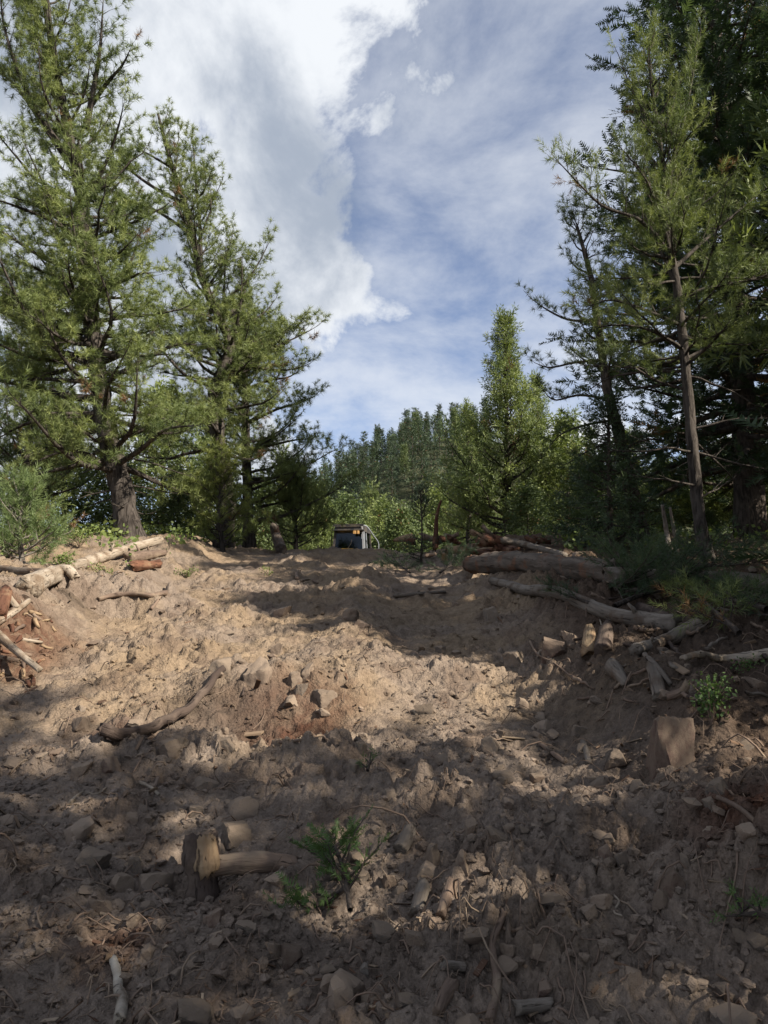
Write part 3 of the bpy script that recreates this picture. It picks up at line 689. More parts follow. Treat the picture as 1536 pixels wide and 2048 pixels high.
# left side small trees
b, h = by_px(592, 945, 19.5); juniper('pine_tree', b, h, 1.15, 711, 'low rounded pine right of the leaning broken stump', leaf=M_PINE, tpls=MID_PINE, nl=60, shape=.5, tuf=.17, dens=1.35, tmean=.62)
b, h = by_px(445, 925, 15.2); juniper('pine_tree', b, h, .85, 712, 'small yellow-green pine in front of the twin-spired pine', leaf=M_YELLOW, tpls=MID_PINE, nl=46, shape=.5, tuf=.16, dens=1.4, tmean=.6)
b, h = by_px(48, 975, 9.0); juniper('pine_tree', b, h, .52, 713, 'bright pale-green young pine at the left edge behind the fallen log', leaf=M_PINEY, tpls=NEAR_PINE, nl=34, shape=.7, tuf=.12, dens=2.0, tmean=.6, bark=M_BARKP)
b, h = by_px(30, 575, 18); juniper('pine_tree', b, h, 2.3, 714, 'dark bushy pine behind the huge pine at the left edge', leaf=M_PINE, tpls=MID_PINE, nl=100, shape=.6, tuf=.22, tmean=.25)
# sapling in the lane
def sapling():
    b0 = base_at(842, 13.3); h = P(842, 978, 13.3)[2] - b0[2]; t = Tree(801)
    t.trunk(np.array([b0, b0 + [.02, 0, h * .5], b0 + [-.01, 0, h]]), .022, .005, 6, 20)
    kw = dict(twl=.4, tsp=.09, tuf=.11, tufsp=.08, tmean=.2, bare=.15)
    t.whorl(16, .55, .98, lambda u, a: .30 * (1 - u) + .12, lambda u: .5, .3, **kw); t.whorl(12, .05, .34, lambda u, a: .62 - u, lambda u: .05, .3, **kw)
    t.build('sapling', b0, 'thin dark sapling left standing in the bulldozed lane', 'tree', M_BARKD, M_FIR, CLUMP)
sapling()

# --- background trees: a few built kinds, each then copied
protos = {}
def proto(kind, k):
    r = [dict(leaf=M_JUN, tpls=CLUMPF, nl=60, tuf=.34, dens=.75, shape=.6, tmean=.6), dict(leaf=M_PINE, tpls=FAR_PINE, nl=60, tuf=.32, dens=.75, shape=.8, tmean=.45), dict(leaf=M_ASPEN, tpls=LEAFT, nl=55, tuf=.36, dens=.8, shape=.45, tmean=.5)][k]
    return r
bgspec = [  # px, top row, distance, kind, label
 (690, 1022, 41, 2, 'light green bush right behind the bulldozer cab'), (770, 1015, 44, 0, 'loose sunlit tree right of the bulldozer cab'), (742, 985, 48, 1, 'grey-green conifer rising behind the bulldozer'), (815, 1045, 38, 2, 'pale leafy bush behind the thin sapling'), (880, 1000, 42, 0, 'rounded green tree behind the broken snag'),
 (630, 990, 36, 0, 'rounded green tree left of the bulldozer cab'), (655, 1030, 37, 2, 'bright low bush touching the left of the bulldozer cab'), (800, 1040, 35, 2, 'low bright bush between the cab and the debris heap'), (560, 905, 33, 1, 'far pine seen through the straight pine'), (420, 840, 30, 1, 'far pine between the huge pine and the twin-spired pine'),
 (330, 800, 27, 0, 'sunlit tree behind the huge pine on its right'), (130, 820, 25, 0, 'sunlit tree behind the huge pine on its left'), (215, 930, 24, 2, 'leafy bush behind the foot of the huge pine'), (60, 900, 22, 1, 'low pine deep in the wood at the left edge'), (350, 960, 21, 2, 'leafy bush right of the huge pine trunk'), (520, 985, 27, 2, 'bright bush behind the straight pine trunk'),
 (960, 960, 31, 0, 'low green tree behind the heap of rotten wood'), (1130, 850, 24, 0, 'yellow-green tree behind the leaning pine'), (1180, 930, 19, 2, 'sunlit leafy bush behind the thick log'), (1260, 880, 22, 1, 'small pine seen between the leaning and the forked pine'), (1330, 930, 20, 0, 'sunlit tree left of the forked pine trunk'), (1400, 940, 21, 2, 'sunlit leafy tree right of the forked pine trunk'), (1480, 900, 19, 0, 'sunlit tree below the massive fir'), (1060, 990, 22, 2, 'bright leafy bush behind the end of the thick log'), (1530, 960, 17, 2, 'leafy bush at the right edge'), (1420, 1030, 15, 2, 'low sunlit bush just right of the forked pine foot'), (1290, 1020, 16.5, 0, 'low sunlit tree behind the dark young fir')]
for i, (px, top, d, k, lab) in enumerate(bgspec):
    b, h = by_px(px, top, d); grp = 'background trees beyond the crest'; vi = (k, i % 2)
    if vi not in protos:
        protos[vi] = (juniper('background_tree', b, h, h * (.38 if k != 1 else .27), 900 + i, lab, group=grp, **proto('', k)), h)
    else:
        pr, ph = protos[vi]; s_ = h / ph; copy_tree(pr, b, random.uniform(0, 6.28), (s_ * random.uniform(.9, 1.15) if s_ > .6 else s_ * 1.5, s_), lab, grp)

# --- forest on the far hill
def hill_proto(seed, h, rad, leaf, tpls, nl, tuf, el, shape, label, name):
    t = Tree(seed); b0 = np.array([0, 0, 0.])
    t.trunk(np.array([[0, 0, -.3], [.1, 0, h * .5], [0, 0, h]]), .16, .02, 6, 12)
    t.whorl(nl, .08, .98, lambda u, az: rad * ((1 - u) ** shape + .05), lambda u: el + .5 * u, .2, twl=.4, tsp=.55, tuf=tuf, tufsp=.42, tmean=.45, bare=.1, updraw=.1, wob=.06, sides=3)
    return t.build(name, b0, label, 'tree', M_BARKD, leaf, tpls, 'trees covering the far hill', False, True)
hp = [hill_proto(1, 10, 1.7, M_SPRUCE, FIRF, 60, .62, -.3, .9, 'dark pointed conifer in the forest on the far hill', 'hill_conifer'),
      hill_proto(2, 10, 1.3, M_SPRUCE, FIRF, 55, .55, -.2, .8, 'dark pointed conifer in the forest on the far hill', 'hill_conifer'),
      hill_proto(3, 10, 2.2, M_SPRUCE, CLUMPF, 55, .8, .1, .65, 'dark pointed conifer in the forest on the far hill', 'hill_conifer'),
      hill_proto(4, 9, 2.3, M_ASPEN, CLUMPF, 55, .8, .4, .5, 'light green round tree among the dark conifers of the far hill', 'hill_tree')]
rg = np.random.default_rng(5); cnt = 0; used = [False] * 4; taken = []
tries = 0
while cnt < 290 and tries < 9000:
    tries += 1
    y = 104 + 78 * rg.random() ** .75; px = rg.uniform(470, 1536) if rg.random() < .93 else rg.uniform(0, 470)
    x = (px - 768) / FPX * y; sp = 2.7 if 560 < px < 980 else 8.0
    if any((x - a) ** 2 + (y - c) ** 2 < sp * sp for a, c in taken): continue
    taken.append((x, y)); cnt += 1
    k = int(rg.choice(4, p=[.40, .42, .08, .10])); s_ = rg.choice([rg.uniform(.45, .65), rg.uniform(.6, .92)]) * (y / 165) ** .6
    loc = (x, y, float(hill_z(np.array([x]), np.array([y]))[0]))
    if not used[k]: o = hp[k]; used[k] = True; o.location = loc; o.scale = (s_, s_, s_)
    else: copy_tree(hp[k], loc, rg.uniform(0, 6.28), (s_ * rg.uniform(.85, 1.1), s_), None, None)

def hill_forest():
    r = np.random.default_rng(17); tp, td, ts, tt = [], [], [], []; n = 0
    while n < 420:
        y = 100 + 84 * r.random() ** .7; px = r.uniform(540, 1000) if r.random() < .75 else r.uniform(0, 1536); x = (px - 768) / FPX * y; z = float(hill_z(np.array([x]), np.array([y]))[0]); h = r.uniform(3.2, 7.2) * (y / 165) ** .6; rd = h * r.uniform(.14, .22); tb = np.clip(r.normal(.45, .22), .08, 1); n += 1
        k = 44; u = r.random(k) ** .8; a = r.uniform(0, 6.28, k); q = rd * (1.02 - u) * r.uniform(.3, 1, k)
        P_ = np.stack([x + np.cos(a) * q, y + np.sin(a) * q, z + h * (.08 + .9 * u)], 1); tp.append(P_); td.append(np.stack([np.cos(a), np.sin(a), r.uniform(-.1, .9, k) + u], 1)); ts.append(np.full(k, h * .11) * r.uniform(.7, 1.2, k)); tt.append(np.clip(tb + r.normal(size=k) * .08, .06, 1))
    V, A, T = stamp(FIRF, np.concatenate(tp), np.concatenate(td), np.concatenate(ts), np.concatenate(tt), r, True)
    o = obj('hill_forest', mesh_np('hill_forest', V, [T], M_SPRUCE, False, {'tint': ('FLOAT', A)})); tag(o, 'mass of smaller conifers closing the gaps in the forest on the far hill', None, None, 'stuff')
hill_forest()

# ------------------------------------------------------------------ bulldozer behind the crest
def simple_mat(name, col, rough=.5, metal=0.0, spec=.4, dirt=.5, dcol=(.20, .15, .10)):
    m, n, out = mat_base(name); v = coords(n); t1 = tex(n, 4, 6, .65, v); t2 = tex(n, 30, 4, .6, v)
    c = n.mix(n.math('MULTIPLY', n.sm(n.math('ADD', t1, n.math('MULTIPLY', t2, .3)), .55, .80), dirt), (*col, 1), (*dcol, 1))
    finish(n, out, c, n.math('ADD', n.math('MULTIPLY', t1, .3), rough - .1), t2, .15, .004, spec, metal); return m
D_YEL = simple_mat('machine_yellow', (.52, .29, .03)); D_BLK = simple_mat('cab_black', (.022, .022, .024), .5, 0, .4, .35)
D_STEEL = simple_mat('track_steel', (.10, .09, .08), .6, .6, .4, .8); D_GREY = simple_mat('grey_sunlit_post', (.24, .26, .29), .4, 0, .5, .25)
D_AMB = simple_mat('amber_lamp', (.40, .22, .07), .3, 0, .5, .2); D_SEAT = simple_mat('seat', (.03, .03, .03), .7)
def glass_mat():
    m, n, out = mat_base('cab_glass')
    g = n.new('ShaderNodeBsdfGlossy', inp={0: (.8, .85, .9, 1), 1: .04}); t = n.new('ShaderNodeBsdfTransparent', inp={0: (.30, .34, .38, 1)})
    fr = n.new('ShaderNodeFresnel', inp={0: 1.5}); x = n.new('ShaderNodeMixShader', inp={0: fr.outputs[0], 1: t.outputs[0], 2: g.outputs[0]})
    n.l.new(x.outputs[0], out.inputs[0]); return m
D_GLASS = glass_mat()
def hexa(lo, hi, z0, z1, bev=.0):
    """a box between two rectangles (x0,y0,x1,y1) at z0 and z1, with chamfered upright edges"""
    def ring(r, z):
        x0, y0, x1, y1 = r; b_ = bev
        if b_ <= 0: return [(x0, y0, z), (x1, y0, z), (x1, y1, z), (x0, y1, z)]
        return [(x0 + b_, y0, z), (x1 - b_, y0, z), (x1, y0 + b_, z), (x1, y1 - b_, z), (x1 - b_, y1, z), (x0 + b_, y1, z), (x0, y1 - b_, z), (x0, y0 + b_, z)]
    A, B = ring(lo, z0), ring(hi, z1); n = len(A)
    Q = [(i, (i + 1) % n, n + (i + 1) % n, n + i) for i in range(n)]
    if n == 4: return np.array(A + B), Q + [(3, 2, 1, 0), (4, 5, 6, 7)], []
    V = A + B + [tuple(np.mean(A, 0)), tuple(np.mean(B, 0))]
    return np.array(V), Q, [(16, (i + 1) % 8, i) for i in range(8)] + [(17, 8 + i, 8 + (i + 1) % 8) for i in range(8)]
def part(name, mat, parent, pieces, smooth=False):
    g = Geo()
    for p in pieces: g.add(*p)
    return obj(name, g.mesh(name, mat, smooth), parent)
def bulldozer():
    x, y = (703 - 768) / FPX * 33.5, 33.5
    z = P(700, 1050, 33.0)[2] - 2.94
    o = empty('bulldozer', (x, y, z), 'bulldozer with dark cab and yellow hood parked just over the crest', 'bulldozer'); o.rotation_euler = (0, 0, R(-11))
    for sx in (-1, 1):
        pts = [(sx * .95, yy, zz) for yy, zz in [(-1.3, .2), (-1.55, .45), (-1.3, .75), (1.2, .85), (1.5, .55), (1.2, .15), (-1.3, .15)]]
        tr = part('track', D_STEEL, o, [hexa((sx * .95 - .26, -1.25, sx * .95 + .26, 1.25), (sx * .95 - .26, -1.05, sx * .95 + .26, 1.1), .08, .82, .03), hexa((sx * .95 - .26, -1.55, sx * .95 + .26, -1.25), (sx * .95 - .26, -1.5, sx * .95 + .26, -1.1), .28, .70, .03), hexa((sx * .95 - .26, 1.25, sx * .95 + .26, 1.6), (sx * .95 - .26, 1.1, sx * .95 + .26, 1.5), .28, .72, .03)])
        for k in range(12): part('track_shoe', D_STEEL, tr, [hexa((sx * .95 - .28, -1.15 + k * .19, sx * .95 + .28, -1.11 + k * .19), (sx * .95 - .28, -1.15 + k * .19, sx * .95 + .28, -1.12 + k * .19), .83, .88)])
    hd = part('hood', D_YEL, o, [hexa((-.52, -1.75, .52, -.62), (-.46, -1.70, .46, -.62), .7, 1.80, .05)])
    part('grille', D_BLK, hd, [hexa((-.40, -1.79, .40, -1.755), (-.38, -1.77, .38, -1.73), .8, 1.6, .01)])
    part('body', D_YEL, o, [hexa((-.66, -.62, .66, 1.5), (-.66, -.62, .66, 1.45), .55, 1.45, .04)])
    part('blade', D_YEL, o, [hexa((-1.5, -2.35, 1.5, -2.2), (-1.5, -2.45, 1.5, -2.3), .02, 1.05, .02)])
    part('push_arm', D_YEL, o, [hexa((-1.32, -2.2, -1.24, .2), (-1.32, -2.2, -1.24, .2), .35, .55)]); part('push_arm', D_YEL, o, [hexa((1.24, -2.2, 1.32, .2), (1.24, -2.2, 1.32, .2), .35, .55)])
    cab = part('cab', D_BLK, o, [hexa((-.74, -.6, .74, .95), (-.74, -.6, .74, .95), 1.455, 1.80, .03)])
    rf = part('roof', D_BLK, cab, [hexa((-.70, -.50, .70, .95), (-.68, -.66, .68, 1.0), 2.64, 2.70, .05), hexa((-.68, -.66, .68, 1.0), (-.62, -.58, .62, .92), 2.70, 2.94, .05)])
    part('roof_edge', D_BLK, rf, [hexa((-.70, -.69, .70, -.66), (-.70, -.69, .70, -.66), 2.86, 2.97), hexa((-.70, -.685, .70, -.665), (-.70, -.685, .70, -.665), 2.68, 2.72)])
    for sx in (-1, 1):
        a, b_ = sx * .70, sx * .64
        part('pillar', D_GREY if sx > 0 else D_BLK, cab, [hexa((a - .055, -.60, a + .055, -.50), (b_ - .05, -.50, b_ + .05, -.40), 1.80, 2.64)])  # front pillar on the right coloured grey for the sun on it, left black
        part('pillar', D_BLK, cab, [hexa((a - .05, .82, a + .05, .93), (b_ - .05, .80, b_ + .05, .9), 1.80, 2.64)])
        part('side_window', D_GLASS, cab, [hexa((a - .006, -.49, a + .006, .81), (b_ - .006, -.39, b_ + .006, .79), 1.805, 2.635)])
        part('door_frame', D_GREY if sx > 0 else D_BLK, cab, [hexa((a - .02, .02, a + .03, .09), (b_ - .02, .02, b_ + .03, .09), 1.803, 2.637)])  # right frame takes the same sunlit grey
        part('door_frame', D_BLK, cab, [hexa((a - .03, -.48, a + .035, .80), (a - .03, -.48, a + .035, .80), 1.81, 1.86)])
    part('windshield', D_GLASS, cab, [hexa((-.64, -.565, .64, -.555), (-.585, -.465, .585, -.455), 1.83, 2.60)])
    part('windshield_frame', D_BLK, cab, [hexa((-.644, -.585, .644, -.54), (-.64, -.58, .64, -.535), 1.80, 1.85), hexa((-.59, -.49, .59, -.44), (-.585, -.48, .585, -.43), 2.575, 2.637)])
    part('rear_window', D_GLASS, cab, [hexa((-.64, .87, .64, .88), (-.585, .85, .585, .86), 1.81, 2.63)])
    st = part('seat', D_SEAT, cab, [hexa((-.25, .1, .25, .55), (-.23, .12, .23, .5), 1.81, 1.95, .05), hexa((-.24, .48, .24, .6), (-.2, .6, .2, .7), 1.95, 2.45, .04)])
    for lx in (.30, .46):
        l = part('work_light', D_AMB, rf, [hexa((lx - .065, -.78, lx + .065, -.695), (lx - .06, -.77, lx + .06, -.695), 2.52, 2.66, .02)])
        part('bracket', D_BLK, l, [hexa((lx - .015, -.72, lx + .015, -.69), (lx - .015, -.72, lx + .015, -.69), 2.655, 2.705)])
    part('mirror', D_GREY, cab, [hexa((.60, -.66, .70, -.64), (.60, -.66, .70, -.64), 2.30, 2.50, .008)])
    part('wiper', D_BLK, cab, [tube([(-.05, -.58, 1.86), (.1, -.55, 2.1), (.14, -.53, 2.3)], .008, 4)])
    part('guard_rail', D_GREY, o, [tube(catmull([(.62, -.40, 2.93), (.80, -.30, 2.86), (1.06, -.05, 2.45), (1.20, .15, 2.2), (1.22, .18, 1.9), (1.22, .18, 1.3)], 24), .022, 8)], True)
    part('guard_rail', D_BLK, o, [tube(catmull([(-.62, -.40, 2.93), (-.80, -.30, 2.86), (-1.0, .2, 2.3), (-1.05, .4, 1.3)], 24), .02, 8)], True)
bulldozer()

# ------------------------------------------------------------------ rocks
import bmesh
def _n3(V, f, seed): return perlin(V[:, 0] * f + seed, V[:, 1] * f + V[:, 2] * f * .73, seed) * .6 + perlin(V[:, 2] * f - seed, V[:, 0] * f * .61 - V[:, 1] * f * .8, seed + 5) * .6
def rock_mesh(seed, npl=11, mat=M_ROCK, sub=4, p=26):
    r = np.random.default_rng(seed); bm = bmesh.new(); bmesh.ops.create_icosphere(bm, subdivisions=sub, radius=1.0)
    D = np.array([v.co[:] for v in bm.verts]); D /= np.linalg.norm(D, axis=1)[:, None]; F = np.array([[v.index for v in f.verts] for f in bm.faces]); bm.free()
    N = np.concatenate([np.array([[1, 0, 0], [-1, 0, 0], [0, 1, 0], [0, -1, 0], [0, 0, 1], [0, 0, -1.]]) + r.normal(size=(6, 3)) * .28, r.normal(size=(npl - 6, 3))]); N /= np.linalg.norm(N, axis=1)[:, None]
    d = np.concatenate([r.uniform(.55, .85, 6), r.uniform(.72, 1.0, npl - 6)])
    rad = (np.clip(D @ N.T / d, 0, None) ** p).sum(1) ** (-1 / p)
    V = D * rad[:, None]; V = V * (1 + .11 * _n3(V, 2.0, seed) + .06 * _n3(V, 5.0, seed + 1) + .03 * _n3(V, 12, seed + 2))[:, None]
    V -= (V.max(0) + V.min(0)) / 2; V /= (V.max(0) - V.min(0)) / 2
    me = mesh_np('rock', V, [F], mat, True); me.set_sharp_from_angle(angle=R(26)); return me
RM = [rock_mesh(50 + k) for k in range(10)]; RMG = [rock_mesh(70 + k, mat=M_ROCKG) for k in range(8)]; RMR = [rock_mesh(90 + k, mat=M_ROCKR) for k in range(6)]
RK = {'t': RM, 'g': RMG, 'r': RMR}; rk_i = 0
def rock(px, py, w_, h_, label, m='t', tilt=0.0, name='rock', group=None, sink=.40):
    global rk_i
    g = ground_hit(px, py + h_ * .30); d = g[1]; sz = .78 if (w_ > 30 and py > 1560) else .94; hw = sz * w_ / FPX * d / 2; hh = sz * h_ / FPX * d / 2 * 1.15
    o = obj(name, RK[m][rk_i % len(RK[m])]); rk_i += 1
    o.location = (g[0], d + hw * .5, g[2] + hh * (1 - 2 * sink)); o.scale = (hw * .98, hw * random.uniform(.75, 1.1), hh * 1.2)
    o.rotation_euler = (random.uniform(-.15, .15), tilt, random.choice([0, .3, -.3, math.pi, 2.8]))
    tag(o, label, 'rock', group); return o
rocks = [(1352, 1494, 90, 118, 'large upright reddish boulder on the right bank beside the leafy plant', 'r'), (520, 1345, 62, 62, 'big pale flat-faced rock standing in the sunlit patch', 't'), (438, 1335, 50, 40, 'dark flat rock just left of the big pale sunlit rock', 'g'),
 (655, 1396, 62, 34, 'flat angular tan rock right of the torn hollow', 't'), (576, 1410, 54, 30, 'dusty rock left of the flat angular tan rock', 't'), (590, 1362, 40, 34, 'blocky rock between the big pale rock and the flat angular one', 't'), (600, 1378, 34, 24, 'dark lump just below the blocky rock', 'g'), (612, 1344, 30, 34, 'pale block behind the blocky rock', 't'),
 (565, 1222, 38, 26, 'rounded rock on the upper sunlit slope', 't'), (505, 1200, 26, 22, 'pale rock near the crest shadow edge', 't'), (702, 1230, 40, 30, 'lumpy rock where the sunlit slope meets the lane', 't'), (720, 1247, 38, 16, 'orange-brown slab lying at the edge of the lane', 'r'), (985, 1232, 34, 40, 'split pale rock on the right berm', 'g'),
 (552, 1300, 30, 26, 'small pale rock above the big pale sunlit rock', 't'), (448, 1490, 40, 28, 'pale rock at the right end of the dark root', 'g'), (340, 1500, 62, 34, 'long tilted tan rock under the dark root', 't'), (356, 1492, 34, 30, 'grey wedge rock leaning on the long tilted rock', 'g'), (214, 1532, 50, 36, 'round reddish rock in the dark red soil', 'r'), (160, 1540, 44, 34, 'brown rock left of the round reddish rock', 't'),
 (480, 1622, 86, 62, 'big rounded dirt-covered boulder above the broken root', 't'), (470, 1670, 80, 50, 'broad buried rock with a white scrape', 'g'), (390, 1622, 36, 30, 'dark angular rock left of the dirt-covered boulder', 'g'), (262, 1638, 30, 20, 'rounded stone left of the pale crumbly clods', 't'), (155, 1450, 34, 24, 'pale rock at the far left edge of the sunlit patch', 't'),
 (180, 1720, 80, 46, 'wide flat rock sunk in the soil at lower left', 'g'), (268, 1736, 28, 36, 'pointed stone left of the broken root', 'g'), (235, 1768, 60, 44, 'tan flat-sided rock below the pointed stone', 't'), (200, 1820, 70, 46, 'dirt-crusted round rock at lower left', 't'), (428, 1838, 54, 40, 'red-brown rock below the broken root', 'r'), (490, 1860, 56, 30, 'tilted slab in the hole below the broken root', 'g'),
 (294, 1908, 40, 26, 'round stone near the white-barked root', 't'), (545, 1905, 46, 40, 'cracked rock in the dark soil left of the upright stick', 't'), (580, 1910, 60, 46, 'wide brown rock below the green sprig', 'r'), (352, 1952, 28, 20, 'pale stone right of the white-barked root', 'g'), (382, 2034, 96, 40, 'smooth grey rock at the bottom edge', 'g'),
 (868, 1715, 46, 60, 'upright tan rock in the middle of the near ground', 't'), (926, 1722, 38, 46, 'pale rock right of the upright tan rock', 't'), (780, 1762, 44, 44, 'round rock left of the upright tan rock', 't'), (940, 1655, 22, 34, 'sunlit pointed stone below the lane', 't'), (984, 1494, 42, 32, 'grey squarish rock in the lane', 'g'), (722, 1497, 24, 28, 'white sunlit stone by the torn hollow', 'g'), (1002, 1467, 26, 14, 'flat pale stone right of the squarish rock', 't'), (1044, 1408, 26, 22, 'sunlit stone at the foot of the right berm', 't'), (708, 1540, 24, 28, 'dark pointed stone above the tiny green plant', 'g'), (780, 1590, 32, 24, 'low grey stone in the lane below the sunlit patch', 'g'),
 (1158, 1465, 32, 26, 'rounded stone halfway up the right berm', 'g'), (1235, 1520, 50, 40, 'flat brown rock left of the large boulder', 't'), (1276, 1575, 30, 26, 'pair-topped pale stone below the large boulder', 't'), (1340, 1575, 34, 16, 'thin flat stone under the large boulder', 't'), (1218, 1684, 42, 22, 'flat slab lying on top of the red-brown block', 'g'), (1212, 1706, 34, 36, 'red-brown block under the flat slab', 'r'), (1244, 1722, 36, 40, 'grey squared rock right of the red-brown block', 'g'), (1426, 1612, 28, 20, 'small pale stone on the bank below the large boulder', 'g'), (1348, 1765, 62, 58, 'rounded red rock at the edge of the red rotten patch', 'r'), (1374, 1726, 32, 34, 'grey cube-shaped stone above the rounded red rock', 'g'), (1326, 1812, 44, 40, 'pale rock below the rounded red rock', 't'), (1110, 1298, 60, 46, 'large red rock half buried in the right berm', 'r'), (1030, 1322, 50, 42, 'dark rock at the lower side of the right berm', 'g'), (1140, 1280, 36, 30, 'crusty brown rock beside the splintered block', 't'), (1180, 1830, 46, 34, 'dark lump right of the sunlit crumbly mound', 'g'), (1270, 1890, 36, 36, 'round stone below the pale rock at lower right', 't'), (1020, 1905, 50, 36, 'cracked clod rock in the lower middle', 't'), (1080, 1912, 46, 30, 'flat cracked rock right of the clod rock', 't'), (1270, 1955, 60, 34, 'long dirt-covered rock at lower right', 't'), (1100, 1640, 44, 22, 'low flat rock in the lane at right', 'g'), (880, 1300, 26, 18, 'small stone in the shaded lane', 'g'), (1005, 1555, 46, 22, 'flat grey slab right of the lane middle', 'g'), (850, 1420, 40, 26, 'half buried stone in the shaded lane', 'g')]
for a in rocks: rock(*a, tilt=random.uniform(-.2, .2))

def scatter(n, seed, y0=1.9, y1=17):
    r = np.random.default_rng(seed); out = []
    while len(out) < n:
        px, py = r.uniform(-150, 1690), r.uniform(1180, 2150); v = pix_dir(px, py)
        y = 1.5 * v[1] / (-(v[2]) + .17 * v[1]); x = v[0] / v[1] * y
        if y0 < y < y1: out.append((x, y))
    return np.array(out)
# loose stones one can still pick out
SM = [rock_mesh(200 + k, 11, m, 3) for k, m in enumerate([M_ROCK, M_ROCK, M_ROCKG, M_ROCKG, M_ROCK, M_ROCKR, M_ROCK, M_ROCKG])]
pts = scatter(228, 31); rr = np.random.default_rng(32)
dn = fbm(pts[:, 0] * .9, pts[:, 1] * .9, 2, 55)
zz = HQ(pts[:, 0], pts[:, 1])
for (x, y), z in zip(pts, zz):
    s_ = rr.lognormal(-3.55, .33) * (.75 + .06 * y); o = obj('stone', SM[rr.integers(len(SM))]); o.location = (x, y, z + s_ * .15)
    o.scale = (s_ * rr.uniform(.9, 1.4), s_ * rr.uniform(.8, 1.2), s_ * rr.uniform(.55, .95)); o.rotation_euler = (rr.uniform(-.4, .4), rr.uniform(-.4, .4), rr.uniform(0, 6.28))
    tag(o, 'small loose angular stone lying in the churned soil', 'stone', 'small stones strewn over the bulldozed ground')
# crumbs of soil and gravel, too many to count
def crumbs():
    n = 14000; p = scatter(n, 41, 1.8, 16); r = np.random.default_rng(42); z = HQ(p[:, 0], p[:, 1])
    keep = sstep(-.25, .3, fbm(p[:, 0] * 1.3, p[:, 1] * 1.3, 3, 66)) + .15 > r.random(n); p = p[keep]; z = z[keep]; n = len(p)
    bm = bmesh.new(); bmesh.ops.create_icosphere(bm, subdivisions=1, radius=1.0); V0 = np.array([v.co[:] for v in bm.verts]); F0 = np.array([[v.index for v in f.verts] for f in bm.faces]); bm.free()
    tp = []
    for k in range(10):
        V = V0.copy()
        for j in range(5):
            nn = r.normal(size=3); nn /= np.linalg.norm(nn); d = V @ nn - r.uniform(.35, .8); m = d > 0; V[m] -= np.outer(d[m], nn)
        tp.append(V)
    tp = np.array(tp); s_ = np.minimum(r.lognormal(-4.8, .55, n), .03) * (.7 + .09 * p[:, 1]); a = r.uniform(0, 6.28, n); V = tp[r.integers(0, 10, n)]
    V = V * (s_[:, None] * np.stack([r.uniform(.8, 1.4, n), r.uniform(.8, 1.2, n), r.uniform(.5, 1, n)], 1))[:, None, :]
    ca, sa = np.cos(a)[:, None], np.sin(a)[:, None]
    X = V[..., 0] * ca - V[..., 1] * sa + p[:, 0:1]; Y = V[..., 0] * sa + V[..., 1] * ca + p[:, 1:2]; Z = V[..., 2] + (z + s_ * .25)[:, None]
    VV = np.stack([X, Y, Z], -1).reshape(-1, 3); F = (F0[None] + (np.arange(n) * len(V0))[:, None, None]).reshape(-1, 3)
    base = soil_col(p[:, 0], p[:, 1]) * r.uniform(.8, 1.25, n)[:, None]
    c = np.concatenate([np.repeat(base, len(V0), 0), np.ones((n * len(V0), 1))], 1)
    o = obj('soil_crumbs', mesh_np('soil_crumbs', VV, [F], M_SOIL, False, {'soil': ('FLOAT_COLOR', c)})); tag(o, 'crumbs of dry soil and gravel all over the lane', None, None, 'stuff')
crumbs()

